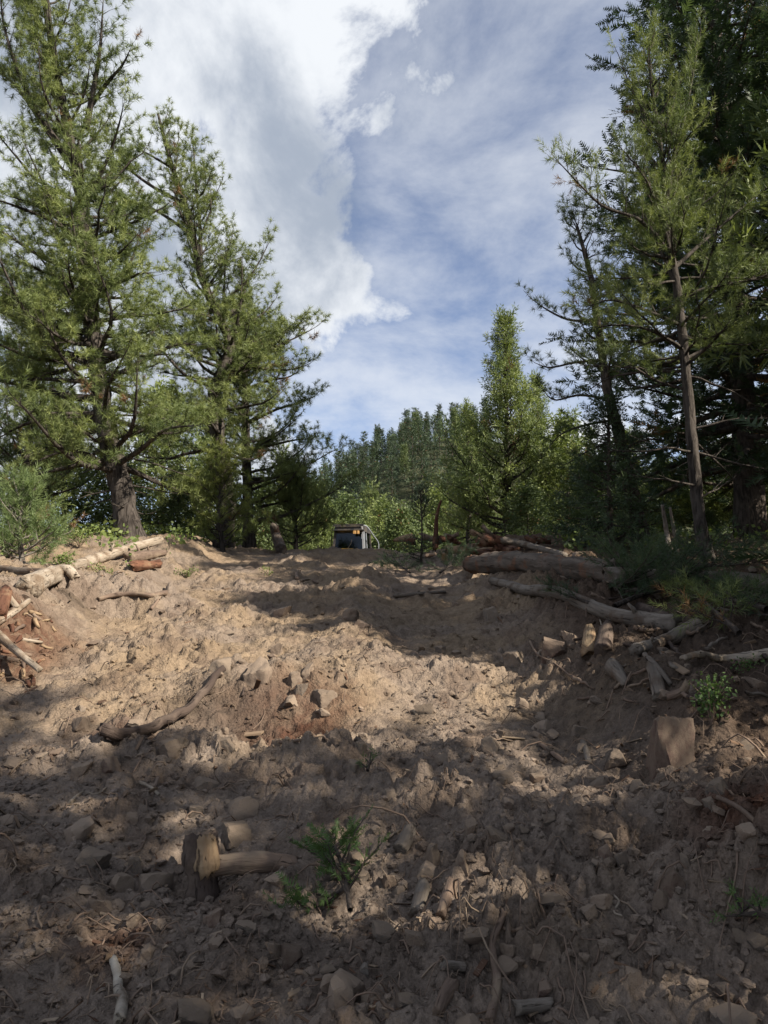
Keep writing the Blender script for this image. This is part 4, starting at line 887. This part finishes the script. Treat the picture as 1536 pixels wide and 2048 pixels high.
# ------------------------------------------------------------------ logs, sticks and roots
def wood(name, path, r0, r1, mat, label, cat, group=None, sides=14, n=40, knots=.12, jag=1.0, stubs=0, wob=.0, seed=None, parts=None, lift=.6):
    """path entries (px, py) lie on the ground, (px, py, d) sit at that distance; radii in metres"""
    rg = np.random.default_rng(seed if seed is not None else abs(hash(label)) % 9999 if False else sum(map(ord, label)))
    pts = []
    for k, e in enumerate(path):
        if isinstance(e, np.ndarray): pts.append(e); continue
        rr_ = r0 + (r1 - r0) * k / (len(path) - 1); g = ground_hit(e[0], e[1] + rr_ * .6 / (e[2] if len(e) == 3 else 5) * FPX)
        if len(e) == 3 and g[1] > e[2] - .1: pts.append(P(*e))
        else:
            if len(e) == 2: g = ground_hit(e[0], e[1])
            g[2] += rr_ * lift; pts.append(g)
    c = catmull(pts, n); L = np.linalg.norm(np.diff(c, axis=0), axis=1).sum()
    s_ = np.linspace(0, L, n)
    if wob: c = c + np.stack([fbm(s_ * 4 / max(L, .2), s_ * 0 + 3.3 + k * 7, 3, 900 + int(rg.integers(99))) * wob for k in range(3)], 1)
    rad = r0 + (r1 - r0) * (s_ / L)
    rad = rad * (1 + knots * fbm(s_ / max(r0, .01) * .35, s_ * 0 + rg.uniform(0, 50), 3, 17))
    a = np.linspace(0, 2 * math.pi, sides, endpoint=False); seedk = int(rg.integers(1000))
    A, S = np.meshgrid(a, s_)
    rgh = 1 + .13 * perlin(np.cos(A) * 1.6 + S * .8 / max(r0, .01) * .2, np.sin(A) * 1.6 + 5, seedk) + .09 * perlin(np.cos(A) * 4 + 9, np.sin(A) * 4 + S * .7, seedk + 1) + .05 * perlin(A * 7, S / max(r0, .01) * .5, seedk + 2) + rg.normal(size=A.shape) * .012
    V, Q, T = tube(c, rad, sides, True, rgh)
    # torn ends
    for ring, ctr, ax in ((0, -2, c[0] - c[1]), (n - 1, -1, c[-1] - c[-2])):
        ax = ax / np.linalg.norm(ax); rr_ = rad[0] if ring == 0 else rad[-1]
        V[ring * sides:(ring + 1) * sides] += ax[None] * ((rg.uniform(-.25, .3, sides) + .45 * np.sin(a * 2 + rg.uniform(0, 6)) * rg.uniform(.4, 1)) * rr_ * jag)[:, None]; V[ctr] -= ax * rr_ * .25 * jag
    grain = np.zeros_like(V); R0 = (rad[:, None] * np.ones(sides)).ravel()
    grain[:n * sides, 0] = np.cos(A).ravel() * R0; grain[:n * sides, 1] = np.sin(A).ravel() * R0; grain[:n * sides, 2] = S.ravel(); grain[-1, 2] = L
    o0 = c[n // 2].copy()
    me = mesh_np(name, V - o0, [Q, T], mat, True, {'grain': ('FLOAT_VECTOR', grain + rg.uniform(0, 20))})
    o = obj(name, me, None, o0); tag(o, label, cat, group)
    for k in range(stubs):
        i = int(rg.uniform(.1, .9) * (n - 1)); d = rg.normal(size=3); d[2] = abs(d[2]) * .8 + .2; tg_ = c[min(i + 1, n - 1)] - c[i]; d -= tg_ * (d @ tg_) / (tg_ @ tg_) * .6; d /= np.linalg.norm(d)
        ll = rad[i] * rg.uniform(.5, 1.8) + .02; bp = np.array([c[i] + d * rad[i] * .5, c[i] + d * (rad[i] + ll * .5), c[i] + d * (rad[i] + ll) + rg.normal(size=3) * ll * .15]) - o0
        v, q, t_ = tube(bp, [rad[i] * .34, rad[i] * .26, rad[i] * .14], 6, True); g3 = np.zeros_like(v); g3[:, 2] = np.linspace(0, ll, len(v)); g3[:, :2] = v[:, :2]
        obj('stub', mesh_np('stub', v, [q, t_], mat, True, {'grain': ('FLOAT_VECTOR', g3)}), o)
    return o
W = wood
# right side
W('log', [(945, 1128, 10.6), (1040, 1128, 10.4), (1130, 1138, 10.1), (1235, 1152, 9.7)], .14, .12, M_LOG, 'thick weathered log with bark peeling, lying across the right bank', 'log', stubs=1, sides=28, n=90, knots=.35)
W('log', [(1215, 1158, 9.3), (1330, 1160, 9.1), (1440, 1165, 8.8), (1560, 1176, 8.5)], .085, .10, M_GREYWOOD, 'grey log behind the boughs reaching the right edge', 'log', stubs=2, sides=18)
W('log', [(1005, 1080, 11.6), (1060, 1092, 11.4), (1130, 1112, 11.0)], .06, .04, M_GREYWOOD, 'thin pale log resting behind the thick log', 'log', stubs=1)
W('branch', [(982, 1160, 9.2), (1050, 1182, 8.5), (1105, 1185, 8.1), (1200, 1222, 7.2), (1300, 1246, 6.7), (1352, 1252, 6.5)], .05, .07, M_GREYWOOD, 'long smooth grey branch slanting down below the thick log', 'branch', stubs=2, wob=.03)
W('branch', [(1270, 1302, 5.6), (1330, 1285, 5.7), (1400, 1252, 6.0)], .038, .055, M_GREYWOOD, 'short thick grey limb with a cut end pointing at the lane', 'branch', stubs=1)
W('branch', [(1366, 1322, 5.0), (1400, 1310, 5.0), (1440, 1318, 4.9), (1490, 1318, 4.8), (1550, 1306, 4.8)], .018, .034, M_PALEWOOD, 'pale crooked bare branch at the right edge', 'branch', stubs=2, sides=10)
W('wood_chunk', [(1305, 1335, 5.1), (1312, 1362, 4.95), (1320, 1398, 4.75)], .035, .038, M_GREYWOOD, 'upright splintered grey log piece below the short thick limb', 'wood chunk', n=16)
W('stick', [(1290, 1310, 5.3), (1316, 1338, 5.1), (1342, 1370, 4.9)], .016, .012, M_GREYWOOD, 'thin grey stick leaning beside the upright log piece', 'stick', n=16)
W('stick', [(1322, 1305, 5.2), (1340, 1330, 5.1), (1356, 1340, 5.0)], .013, .010, M_GREYWOOD, 'short forked grey stick above the leaning one', 'stick', n=14, stubs=1)
W('branch', [(1335, 1398, 4.75), (1365, 1385, 4.75), (1380, 1370, 4.75)], .022, .026, M_BROWNWOOD, 'stubby brown branch ending in a round break', 'branch', n=16)
W('root', [(1385, 1384, 4.6), (1410, 1378, 4.55), (1438, 1395, 4.5)], .032, .018, M_GREYWOOD, 'blue-grey curved root stub at the right bank', 'root', n=16)
W('wood_chunk', [(1183, 1268, 6.4), (1180, 1290, 6.25), (1178, 1312, 6.1)], .052, .055, M_SPLINT, 'upright splintered yellowish block on the right berm', 'wood chunk', n=12, jag=1.4)
W('wood_chunk', [(1212, 1262, 6.4), (1210, 1285, 6.25), (1205, 1308, 6.1)], .055, .06, M_DARKWOOD, 'dark rotten block beside the splintered one', 'wood chunk', n=12, jag=1.4)
W('wood_chunk', [(1225, 1335, 5.6), (1240, 1355, 5.5), (1252, 1372, 5.4)], .05, .025, M_GREYWOOD, 'wedge of grey wood below the dark rotten block', 'wood chunk', n=12)
W('branch', [(1280, 1218, 6.9), (1330, 1238, 6.7), (1365, 1255, 6.6)], .05, .03, M_DARKWOOD, 'dark broken branch across the lower end of the long grey one', 'branch', n=18)
W('stick', [(1265, 1170, 8.3), (1290, 1180, 8.1), (1320, 1195, 7.9)], .035, .03, M_GREYWOOD, 'grey limb poking out of the fallen boughs', 'stick', n=16)
W('branch', [(1325, 1010, 9.9), (1336, 1080, 9.8), (1352, 1150, 9.6)], .022, .045, M_GREYWOOD, 'leaning grey dead stem left of the forked pine trunk', 'dead stem')
W('branch', [(1340, 1015, 10.2), (1352, 1085, 10.1), (1362, 1150, 9.9)], .018, .035, M_GREYWOOD, 'thinner grey dead stem touching the forked pine trunk', 'dead stem')
W('root', [(1060, 1285), (1075, 1310), (1110, 1330), (1150, 1362)], .009, .006, M_BROWNWOOD, 'thin curling root hanging over the right berm', 'root', sides=7)
W('root', [(1195, 1215, 7.0), (1200, 1240, 6.9), (1205, 1262, 6.8)], .007, .005, M_PALEWOOD, 'thread-like root dangling from the long grey branch', 'root', sides=6)
W('stick', [(1166, 1490), (1172, 1505), (1178, 1530)], .017, .014, M_GREYWOOD, 'short stick end standing in the berm soil', 'stick', n=12)
W('stick', [(1080, 1490), (1105, 1510), (1130, 1528)], .014, .012, M_BROWNWOOD, 'short brown root piece left of the stick end', 'stick', n=12)
W('stick', [(1435, 1600), (1480, 1635), (1536, 1670)], .009, .007, M_BROWNWOOD, 'long straight twig on the right bank above the red soil', 'stick', sides=7)
# left side
W('log', [(60, 1178, 8.6), (110, 1150, 9.0), (170, 1127, 9.6), (240, 1103, 10.2), (322, 1080, 10.8)], .10, .055, M_PALEWOOD, 'bleached log slanting up to the right on the left bank', 'log', stubs=2, sides=18, n=50)
W('root', [(62, 1180, 8.5), (95, 1152, 8.6), (132, 1140, 8.7), (150, 1158, 8.6)], .055, .05, M_PALEWOOD, 'knobbly root end under the lower tip of the bleached log', 'root', n=24)
W('log', [(255, 1118, 11.0), (290, 1112, 11.0), (328, 1106, 11.0)], .075, .06, M_BROWNWOOD, 'short brown rotten log under the top of the bleached log', 'log', n=30, sides=22, knots=.5, jag=1.6, stubs=2)
W('log', [(262, 1134, 10.5), (290, 1132, 10.3), (318, 1128, 10.1)], .06, .065, M_ROTWOOD, 'red-ended log piece facing the lane below the bleached log', 'log', n=30, sides=22, knots=.6, jag=1.6)
W('log', [(-20, 1136, 9.8), (40, 1142, 9.7), (85, 1143, 9.7)], .035, .03, M_GREYWOOD, 'thin grey log at the left edge behind the bleached log', 'log', n=20)
W('stick', [(195, 1202), (250, 1195), (300, 1194), (332, 1190)], .024, .030, M_BROWNWOOD, 'brown branch lying level on the upper sunlit slope', 'stick', wob=.02)
W('stick', [(302, 1222), (314, 1205), (326, 1184)], .018, .012, M_BROWNWOOD, 'short stick propped at the end of the level branch', 'stick', n=14)
W('stick', [(-10, 1248, 5.9), (30, 1226, 6.1), (58, 1202, 6.4)], .032, .02, M_PALEWOOD, 'pale splintered limb pointing up at the left edge', 'stick', stubs=1)
W('stick', [(-10, 1262, 5.6), (30, 1300, 5.3), (80, 1340, 5.1)], .032, .020, M_PALEWOOD, 'straight pale stick running down the red rotten soil', 'stick')
W('stick', [(12, 1192, 6.6), (22, 1205, 6.4), (34, 1218, 6.3)], .030, .026, M_PALEWOOD, 'blunt pale stub above the splintered limb', 'stick', n=12)
W('wood_chunk', [(-8, 1235, 6.1), (4, 1205, 6.3), (12, 1185, 6.5)], .07, .05, M_ROTWOOD, 'rotten splintered stump piece cut by the left edge', 'wood chunk', n=14, jag=1.6)
W('stick', [(38, 1280), (60, 1284), (84, 1288)], .014, .012, M_PALEWOOD, 'short tan stick on the red rotten soil', 'stick', n=12)
W('stick', [(-5, 1318), (20, 1322), (38, 1326)], .018, .015, M_BROWNWOOD, 'stub of brown stick at the left edge', 'stick', n=12)
W('root', [(196, 1486), (240, 1484), (300, 1472), (345, 1450), (385, 1420), (420, 1385), (452, 1352)], .034, .022, M_DARKWOOD, 'long dark root curving across the shaded hollow', 'root', n=50, wob=.05, lift=1.3)
W('root', [(485, 1395), (492, 1365), (500, 1340)], .010, .007, M_DARKWOOD, 'thin dark root along the left side of the big pale rock', 'root', sides=7, n=16)
W('root', [(560, 1490), (600, 1484), (640, 1476), (655, 1484)], .009, .006, M_BROWNWOOD, 'branching thin root over the red torn soil', 'root', sides=7, stubs=3)
W('root', [(140, 1608), (165, 1590), (190, 1592), (212, 1583)], .009, .005, M_PALEWOOD, 'wavy pale rootlet left of the crumbly clods', 'root', sides=7)
W('root', [(280, 1568), (300, 1582), (318, 1592)], .009, .007, M_PALEWOOD, 'forked pale twig standing out of the clods', 'root', sides=7, stubs=1)
W('root', [(316, 1560), (308, 1585), (300, 1612)], .010, .007, M_BROWNWOOD, 'brown twig crossing the forked pale one', 'root', sides=7)
# near ground
sb = ground_hit(402, 1800)
st = W('root_stump', [sb + [.0, 0, -.10], sb + [.006, .01, .03], sb + [-.008, .03, .11], sb + [-.016, .045, .205]], .064, .056, M_DARKWOOD, 'broken upright root stump with a pale torn top in the near ground', 'root', n=44, sides=26, jag=.7, knots=.6)
s2 = W('side_root', [sb + [.02, .02, .105], sb + [.13, .03, .115], sb + [.24, .05, .11], sb + [.335, .07, .085]], .034, .036, M_BROWNWOOD, 'thick side root stretching right from the broken stump', None, n=30, sides=16, knots=.25)
s3 = W('heartwood', [sb + [.018, -.012, .10], sb + [.016, .0, .15], sb + [.008, .012, .205]], .040, .034, M_SPLINT, 'pale yellow splintered heartwood of the broken stump', None, n=30, jag=1.3, sides=30, knots=.7)
for q_ in (s2, s3): q_.parent = st; q_.location = q_.location - st.location
W('stick', [(737, 1792, 2.66), (735, 1840, 2.56), (737, 1890, 2.47), (730, 1945, 2.38)], .008, .013, M_GREYWOOD, 'weathered grey stick standing below the green sprig', 'stick', n=30, sides=9, wob=.015)
W('root', [(226, 1935), (234, 1965), (236, 2000), (244, 2020), (238, 2065)], .012, .017, M_BIRCH, 'white-barked root at the lower left edge of the picture', 'root', n=30, sides=10, lift=1.4)
W('wood_chip', [(210, 1926), (228, 1924), (246, 1930)], .012, .008, M_SPLINT, 'orange splinter lying across the top of the white-barked root', 'wood chip', n=10, sides=7)
W('root', [(1010, 1840), (1000, 1870), (985, 1900), (988, 1940), (995, 1990), (980, 2060)], .010, .014, M_BROWNWOOD, 'long thin root winding down to the bottom edge', 'root', n=40, sides=8, lift=1.2)
W('root', [(1004, 1866), (1025, 1868), (1045, 1868)], .006, .005, M_BROWNWOOD, 'side rootlet leaving the long winding root', 'root', n=12, sides=6)
W('wood_chunk', [(820, 1668), (812, 1690), (800, 1712)], .026, .030, M_GREYWOOD, 'flat grey bark slab in the middle of the near ground', 'wood chunk', n=14, jag=.8)
W('wood_chip', [(770, 1680), (785, 1672), (802, 1662)], .007, .006, M_GREYWOOD, 'thin splinter left of the bark slab', 'wood chip', n=10, sides=6)
W('wood_chunk', [(848, 1782), (840, 1805), (832, 1835)], .024, .022, M_GREYWOOD, 'dark upright wood piece right of the weathered stick', 'wood chunk', n=14)
W('wood_chunk', [(904, 1786), (890, 1812), (882, 1838)], .020, .016, M_BROWNWOOD, 'brown root piece leaning right of the dark wood piece', 'wood chunk', n=14)
W('wood_chunk', [(905, 1980), (890, 2010), (875, 2040)], .020, .016, M_BROWNWOOD, 'brown root piece leaning at the bottom edge', 'wood chunk', n=14)
W('wood_chunk', [(1030, 2028), (1070, 2024), (1105, 2014)], .018, .014, M_GREYWOOD, 'furry grey root lying at the bottom edge', 'wood chunk', n=14)
W('wood_chunk', [(888, 1938), (910, 1940), (930, 1946)], .014, .013, M_GREYWOOD, 'short grey root piece left of the cracked clods', 'wood chunk', n=12)
W('root', [(1228, 1796), (1238, 1810), (1228, 1830), (1246, 1856)], .004, .003, M_PALEWOOD, 'pale wiry rootlet beside the sunlit mound', 'root', n=18, sides=6, lift=2)
W('stick', [(410, 1880 - 210), (395, 1690), (352, 1696)], .004, .003, M_BROWNWOOD, 'thin twig beside the torn top of the stump', 'stick', n=12, sides=6)
W('stick', [(292, 1676), (280, 1702), (256, 1714)], .006, .005, M_BROWNWOOD, 'thin brown stick standing left of the broken stump', 'stick', n=12, sides=6)
W('stick', [(250, 2020), (285, 1985), (345, 1958)], .004, .003, M_BROWNWOOD, 'thin dry twig slanting over the red spot', 'stick', n=12, sides=6, lift=2)
W('stick', [(735, 1470), (770, 1490), (800, 1500)], .006, .004, M_PALEWOOD, 'pale twig in the sunlit spot beside the hollow', 'stick', n=12, sides=6)
W('stick', [(790, 1195), (840, 1190), (890, 1186)], .025, .018, M_GREYWOOD, 'half buried grey stick across the lane near the crest', 'stick', n=16)
W('stick', [(595, 1166), (618, 1160), (636, 1168)], .020, .014, M_BROWNWOOD, 'arched brown root in the crest shadow', 'stick', n=14)
W('stick', [(595, 1160, 10.9), (593, 1148, 10.9), (600, 1140, 10.9)], .03, .02, M_BROWNWOOD, 'small upright stub next to the arched root', 'stick', n=10)
# leaning broken stump and snag on the crest
W('stump', [(562, 1100, 17.0), (554, 1075, 17.0), (548, 1050, 17.0)], .125, .10, M_LOG, 'leaning broken grey stump on the left of the crest', 'stump', n=30, sides=20, jag=1.1, knots=.05)
W('snag', [(870, 1098, 14.6), (872, 1060, 14.6), (874, 1030, 14.6), (882, 1000, 14.6)], .06, .02, M_ROTWOOD, 'jagged broken snag standing in the debris heap', 'snag', n=20, jag=2.2, stubs=2)
hr = np.random.default_rng(77)
for k in range(26):
    a, b_ = hr.uniform(820, 1010), hr.uniform(1072, 1112); d = 14.8 - (b_ - 1072) / 40 * 2.6; ln_ = hr.uniform(14, 46); an = hr.normal() * .5 + (math.pi if hr.random() < .5 else 0)
    W('wood_chunk', [(a, b_, d), (a + math.cos(an) * ln_ * .5, b_ - math.sin(an) * ln_ * .4, d + hr.normal() * .1), (a + math.cos(an) * ln_, b_ - math.sin(an) * ln_ * .8, d + hr.normal() * .2)], hr.uniform(.03, .085), hr.uniform(.02, .06), [M_ROTWOOD, M_SPLINT, M_ROTWOOD, M_BROWNWOOD][k % 4], 'torn piece of reddish rotten wood in the debris heap', 'wood chunk', 'torn wood in the debris heap', n=10, sides=9, jag=1.6, seed=500 + k)
for k in range(9):
    a, b_ = hr.uniform(945, 1080), hr.uniform(1078, 1100); d = 12.2; ln_ = hr.uniform(20, 50)
    W('wood_chunk', [(a, b_, d), (a + ln_ * .5, b_ + 3, d), (a + ln_, b_ + 6, d + .1)], hr.uniform(.05, .09), hr.uniform(.03, .06), M_ROTWOOD, 'slab of dark red rotten wood behind the thick log', 'wood chunk', 'red rotten slabs behind the thick log', n=10, sides=10, jag=1.7, seed=600 + k)

lr = np.random.default_rng(321)
for k in range(34):
    a, b_ = lr.uniform(-10, 105), lr.uniform(1215, 1375); an = lr.uniform(0, 3.14); ln_ = lr.uniform(8, 26)
    W('wood_chip', [(a, b_), (a + math.cos(an) * ln_ * .5, b_ + math.sin(an) * ln_ * .3), (a + math.cos(an) * ln_, b_ + math.sin(an) * ln_ * .6)], lr.uniform(.008, .022), lr.uniform(.006, .014), [M_ROTWOOD, M_SPLINT, M_BROWNWOOD][k % 3], 'small chip of rotten wood on the red soil at the left edge', 'wood chip', 'rotten wood chips at the left edge', n=8, sides=7, jag=1.5, seed=700 + k)
for k in range(34):
    a, b_ = lr.uniform(1130, 1560), lr.uniform(1190, 1420); an = lr.normal() * .7; ln_ = lr.uniform(25, 100) * (1.2 if k % 5 == 0 else .8)
    W('stick', [(a, b_), (a + math.cos(an) * ln_, b_ + math.sin(an) * ln_ * .5)], lr.uniform(.006, .020), lr.uniform(.004, .010), [M_GREYWOOD, M_BROWNWOOD, M_DARKWOOD, M_BROWNWOOD][k % 4], 'broken stick in the tangle of slash on the right bank', 'stick', 'broken sticks in the slash on the right bank', n=12, sides=7, jag=1.2, seed=800 + k, wob=.02, lift=2.0, stubs=1 if k % 3 == 0 else 0)
# thin roots and twigs mixed into the soil
def rootlets():
    r = np.random.default_rng(88); p = scatter(950, 89, 1.9, 14); g = Geo()
    for x, y in p:
        L = r.lognormal(-2.1, .45) * (.7 + .06 * y); a = r.uniform(0, 6.28); n = 6; pts = []
        for k in range(n):
            pts.append((x, y, k)); x += math.cos(a) * L / n; y += math.sin(a) * L / n; a += r.normal() * .38
        pts = np.array(pts, float); z = HQ(pts[:, 0], pts[:, 1]); pts[:, 2] = z + .004 + r.uniform(0, .05) * np.sin(np.linspace(0, 3.1, n)) * (L / .12)
        g.add(*tube(pts, np.linspace(1, .5, n) * r.choice([.0016, .0022, .003, .0045]) * r.uniform(.8, 1.2) * (.8 + .05 * y), 4, False))
    me = g.mesh('rootlets', M_BROWNWOOD, True); o = obj('rootlets', me); tag(o, 'tangle of thin roots and twigs mixed into the soil', None, None, 'stuff')
rootlets()
def bark_litter():
    r = np.random.default_rng(188); p = scatter(2200, 189, 1.9, 15); d = fbm(p[:, 0] * .8, p[:, 1] * .8, 3, 71) + .5 * sstep(.6, 1.8, np.abs(p[:, 0] + .2) - .05 * p[:, 1]); p = p[d > r.uniform(-.25, .35, len(p))]; g = Geo()
    z = HQ(p[:, 0], p[:, 1])
    for (x, y), zz_ in zip(p, z):
        L = r.lognormal(-4.1, .5) * (.7 + .10 * y); a = r.uniform(0, 6.28); dv = np.array([math.cos(a), math.sin(a), r.normal() * .35]); wv_ = np.array([-math.sin(a), math.cos(a), r.normal() * .4]); wv_ *= L * r.uniform(.12, .3); up = np.array([0, 0, L * .10]); c = np.array([x, y, zz_ + L * .12])
        A = [c - dv * L - wv_ * .6, c - dv * L * .9 + wv_, c + dv * L + wv_ * .5, c + dv * L * .85 - wv_]; V = np.array(A + [q + up for q in A])
        g.add(V, [(3, 2, 1, 0), (4, 5, 6, 7), (0, 1, 5, 4), (1, 2, 6, 5), (2, 3, 7, 6), (3, 0, 4, 7)], None, r.random())
    m, n, out = mat_base('bark_bits'); a = n.new('ShaderNodeAttribute', attribute_name='tint').outputs['Fac']
    finish(n, out, ramp(n, a, [(0, (.05, .03, .02)), (.35, (.10, .055, .035)), (.7, (.15, .10, .065)), (1, (.27, .21, .15))]), .9)
    o = obj('bark_litter', g.mesh('bark_litter', m)); tag(o, 'bits of bark and splintered wood strewn over the soil', None, None, 'stuff')
bark_litter()

# ------------------------------------------------------------------ fallen boughs, plants
def bough(path, r, seed, label, leaf=M_FIR, tpls=NEAR_PINE, tuf=.12, twl=.24, tsp=.08, tm=.5, name='pine_bough', dens=.07):
    t = Tree(seed); pts = np.array([P(*e) if len(e) == 3 and ground_hit(e[0], e[1] + 6)[1] > e[2] - .05 else ground_hit(e[0], e[1] + 6) + [0, 0, r * 2 + .05] for e in path])
    t.limb(None, 0, 0, 1, r, path=pts, twl=twl, tsp=tsp, tuf=tuf, tufsp=dens, bare=.1, tmean=tm, updraw=.35, sides=6)
    b0 = pts[0]; o = empty(name, b0, label, 'bough'); obj('stem', t.limbs[0].mesh('stem', M_BARKD, True, b0), o)
    V, A, T = stamp(tpls, t.tp, t.td, t.ts, t.tt, t.r); c = obj('needles', mesh_np('needles', V - b0, [T], leaf, False, {'tint': ('FLOAT', A)}), o); c['kind'] = 'stuff'
bough([(1230, 1195, 8.3), (1260, 1175, 8.4), (1290, 1150, 8.6), (1340, 1120, 8.8)], .02, 1, 'fallen dark green pine bough over the end of the thick log', tm=.55)
bough([(1230, 1230, 7.2), (1290, 1205, 7.4), (1370, 1190, 7.6), (1440, 1180, 7.8)], .02, 2, 'fallen bough in front of the grey log at right', tm=.5)
bough([(1480, 1290, 6.0), (1440, 1250, 6.3), (1400, 1215, 6.6), (1370, 1200, 6.9)], .018, 3, 'bluish green bough lying above the pale crooked branch', leaf=M_PINE, tm=.35)
bough([(1560, 1260, 6.4), (1510, 1230, 6.7), (1460, 1205, 7.0)], .018, 4, 'fallen bough at the right edge above the pale crooked branch', tm=.6)
bough([(1180, 1220, 7.6), (1140, 1205, 7.9), (1105, 1190, 8.3)], .015, 5, 'small bough tip lying on the long grey branch', tm=.4)
bough([(1330, 1180, 8.2), (1390, 1150, 8.4), (1470, 1140, 8.6), (1550, 1130, 8.7)], .02, 6, 'dark bough heaped on the grey log', tm=.4)
bough([(1250, 1200), (1300, 1190), (1360, 1170), (1420, 1160)], .02, 21, 'drooping dark bough in front of the forked pine', tm=.5)
bough([(1536, 1240), (1480, 1225), (1430, 1215), (1380, 1225)], .02, 22, 'flat blue-green bough between the grey log and the pale crooked branch', leaf=M_PINE, tm=.2)
bough([(1270, 1180), (1262, 1165), (1290, 1140), (1320, 1120)], .02, 23, 'upright dark bough at the end of the thick log', tm=.6)
bough([(700, 1860), (690, 1790, 2.75), (674, 1735, 2.9), (668, 1690, 3.0)], .006, 7, 'upright green fir sprig growing from the near soil', leaf=M_LEAF, tpls=FIRT, tuf=.065, twl=.33, tsp=.03, tm=.2, name='fir_sprig', dens=.03)
bough([(705, 1800), (660, 1800, 2.62), (620, 1815, 2.58), (585, 1835, 2.55)], .006, 8, 'low green fir sprig lying left of the upright one', leaf=M_LEAF, tpls=FIRT, tuf=.065, twl=.5, tsp=.035, tm=.3, name='fir_sprig', dens=.03)
bough([(1560, 1890), (1520, 1880), (1490, 1870, 2.55), (1478, 1850, 2.6)], .006, 9, 'green juniper sprig at the lower right edge', leaf=M_LEAF, tpls=CLUMP, tuf=.05, twl=.5, tsp=.03, tm=.4, name='juniper_sprig', dens=.025)
bough([(735, 1566), (738, 1556), (740, 1545, 3.75)], .004, 10, 'tiny green plant below the sunlit spot', leaf=M_LEAF, tpls=CLUMP, tuf=.05, twl=.6, tsp=.03, tm=.3, name='seedling', dens=.03)
bough([(820, 1150, 12.6), (800, 1135, 12.8), (770, 1125, 13.0)], .012, 11, 'low dark bough lying at the foot of the sapling', tm=.4)
bough([(880, 1150, 12.6), (910, 1130, 12.8), (940, 1120, 12.9)], .012, 12, 'dark bough lying right of the sapling', tm=.4)
def plant(px, py, d, hgt, wd, seed, label, leaf=M_LEAF, n=26, tuf=.09, name='leafy_plant'):
    r = np.random.default_rng(seed); b = P(px, py, d); b[2] = gz(b[0], b[1]) - .01; g = Geo(); tp, td, ts, tt = [], [], [], []
    for k in range(max(3, n // 6)):
        a = r.uniform(0, 6.28); e = np.array([math.cos(a) * wd * r.uniform(.2, 1), math.sin(a) * wd * r.uniform(.2, .7), hgt * r.uniform(.5, 1)])
        c = catmull(np.array([b, b + e * [.3, .3, .6], b + e]), 6); g.add(*tube(c, np.linspace(.006, .002, 6) * (hgt / .3) ** .5, 4, False))
        for j in range(6): q = r.uniform(.35, 1) * 4.99; i = int(q); p = c[i] + (c[i + 1] - c[i]) * (q - i); tp.append(p); td.append(r.normal(size=3) + [0, 0, .8]); ts.append(tuf * r.uniform(.7, 1.2)); tt.append(np.clip(r.normal(.5, .2), .06, 1))
    o = empty(name, b, label, 'plant'); obj('stem', g.mesh('stem', M_BROWNWOOD, True, b), o)
    V, A, T = stamp(LEAFT, tp, td, ts, tt, r); c = obj('leaves', mesh_np('leaves', V - b, [T], leaf, False, {'tint': ('FLOAT', A)}), o); c['kind'] = 'stuff'
plant(1428, 1535, 3.55, .22, .12, 1, 'broad-leaved green plant right of the large boulder', n=60, tuf=.075)
plant(118, 1195, 8.0, .14, .22, 2, 'yellow-green leafy clump below the bleached log', M_SHRUB, 60)
plant(225, 1185, 8.8, .16, .14, 3, 'bright leafy clump left of the level brown branch', M_SHRUB, 50)
plant(200, 1165, 9.2, .12, .12, 4, 'small leafy clump under the bleached log', M_SHRUB, 30)
plant(160, 1090, 10.5, .30, .35, 5, 'pale leafy shrub behind the middle of the bleached log', M_SHRUB, 80)
plant(15, 1090, 9.2, .40, .3, 6, 'leafy shrub at the left edge under the young pine', M_SHRUB, 70)
plant(375, 1150, 10.5, .12, .2, 7, 'low leafy tuft at the left side of the lane near the crest', M_SHRUB, 30)
plant(535, 1150, 11, .10, .15, 8, 'tiny leafy tuft in the crest shadow', M_SHRUB, 20)
plant(1500, 1370, 4.4, .10, .12, 9, 'small leafy plant at the right edge below the pale crooked branch', M_LEAF, 24, .06)
def ground_cover():
    r = np.random.default_rng(99); n = 5200; x = np.concatenate([r.uniform(-14, -2.6, n // 2), r.uniform(2.2, 14, n // 4), r.uniform(-14, 14, n // 4)]); y = np.concatenate([r.uniform(9.5, 26, n // 2), r.uniform(9.5, 26, n // 4), r.uniform(24, 34, n // 4)])
    lane = np.abs(x + .4) > 2.4 + .05 * y; keep = ((y > 23.5) | lane) & (fbm(x * .8, y * .8, 3, 123) > -.12); x, y = x[keep], y[keep]; z = HQ(x, y); n = len(x)
    V, A, T = stamp(LEAFT, np.stack([x, y, z], 1), r.normal(size=(n, 3)) * .5 + [0, 0, 1], r.uniform(.16, .36, n), np.clip(r.normal(.5, .2, n), .06, 1), r)
    o = obj('ground_cover', mesh_np('ground_cover', V, [T], M_SHRUB, False, {'tint': ('FLOAT', A)})); tag(o, 'low leafy ground cover under the trees beside the lane', None, None, 'stuff')
ground_cover()
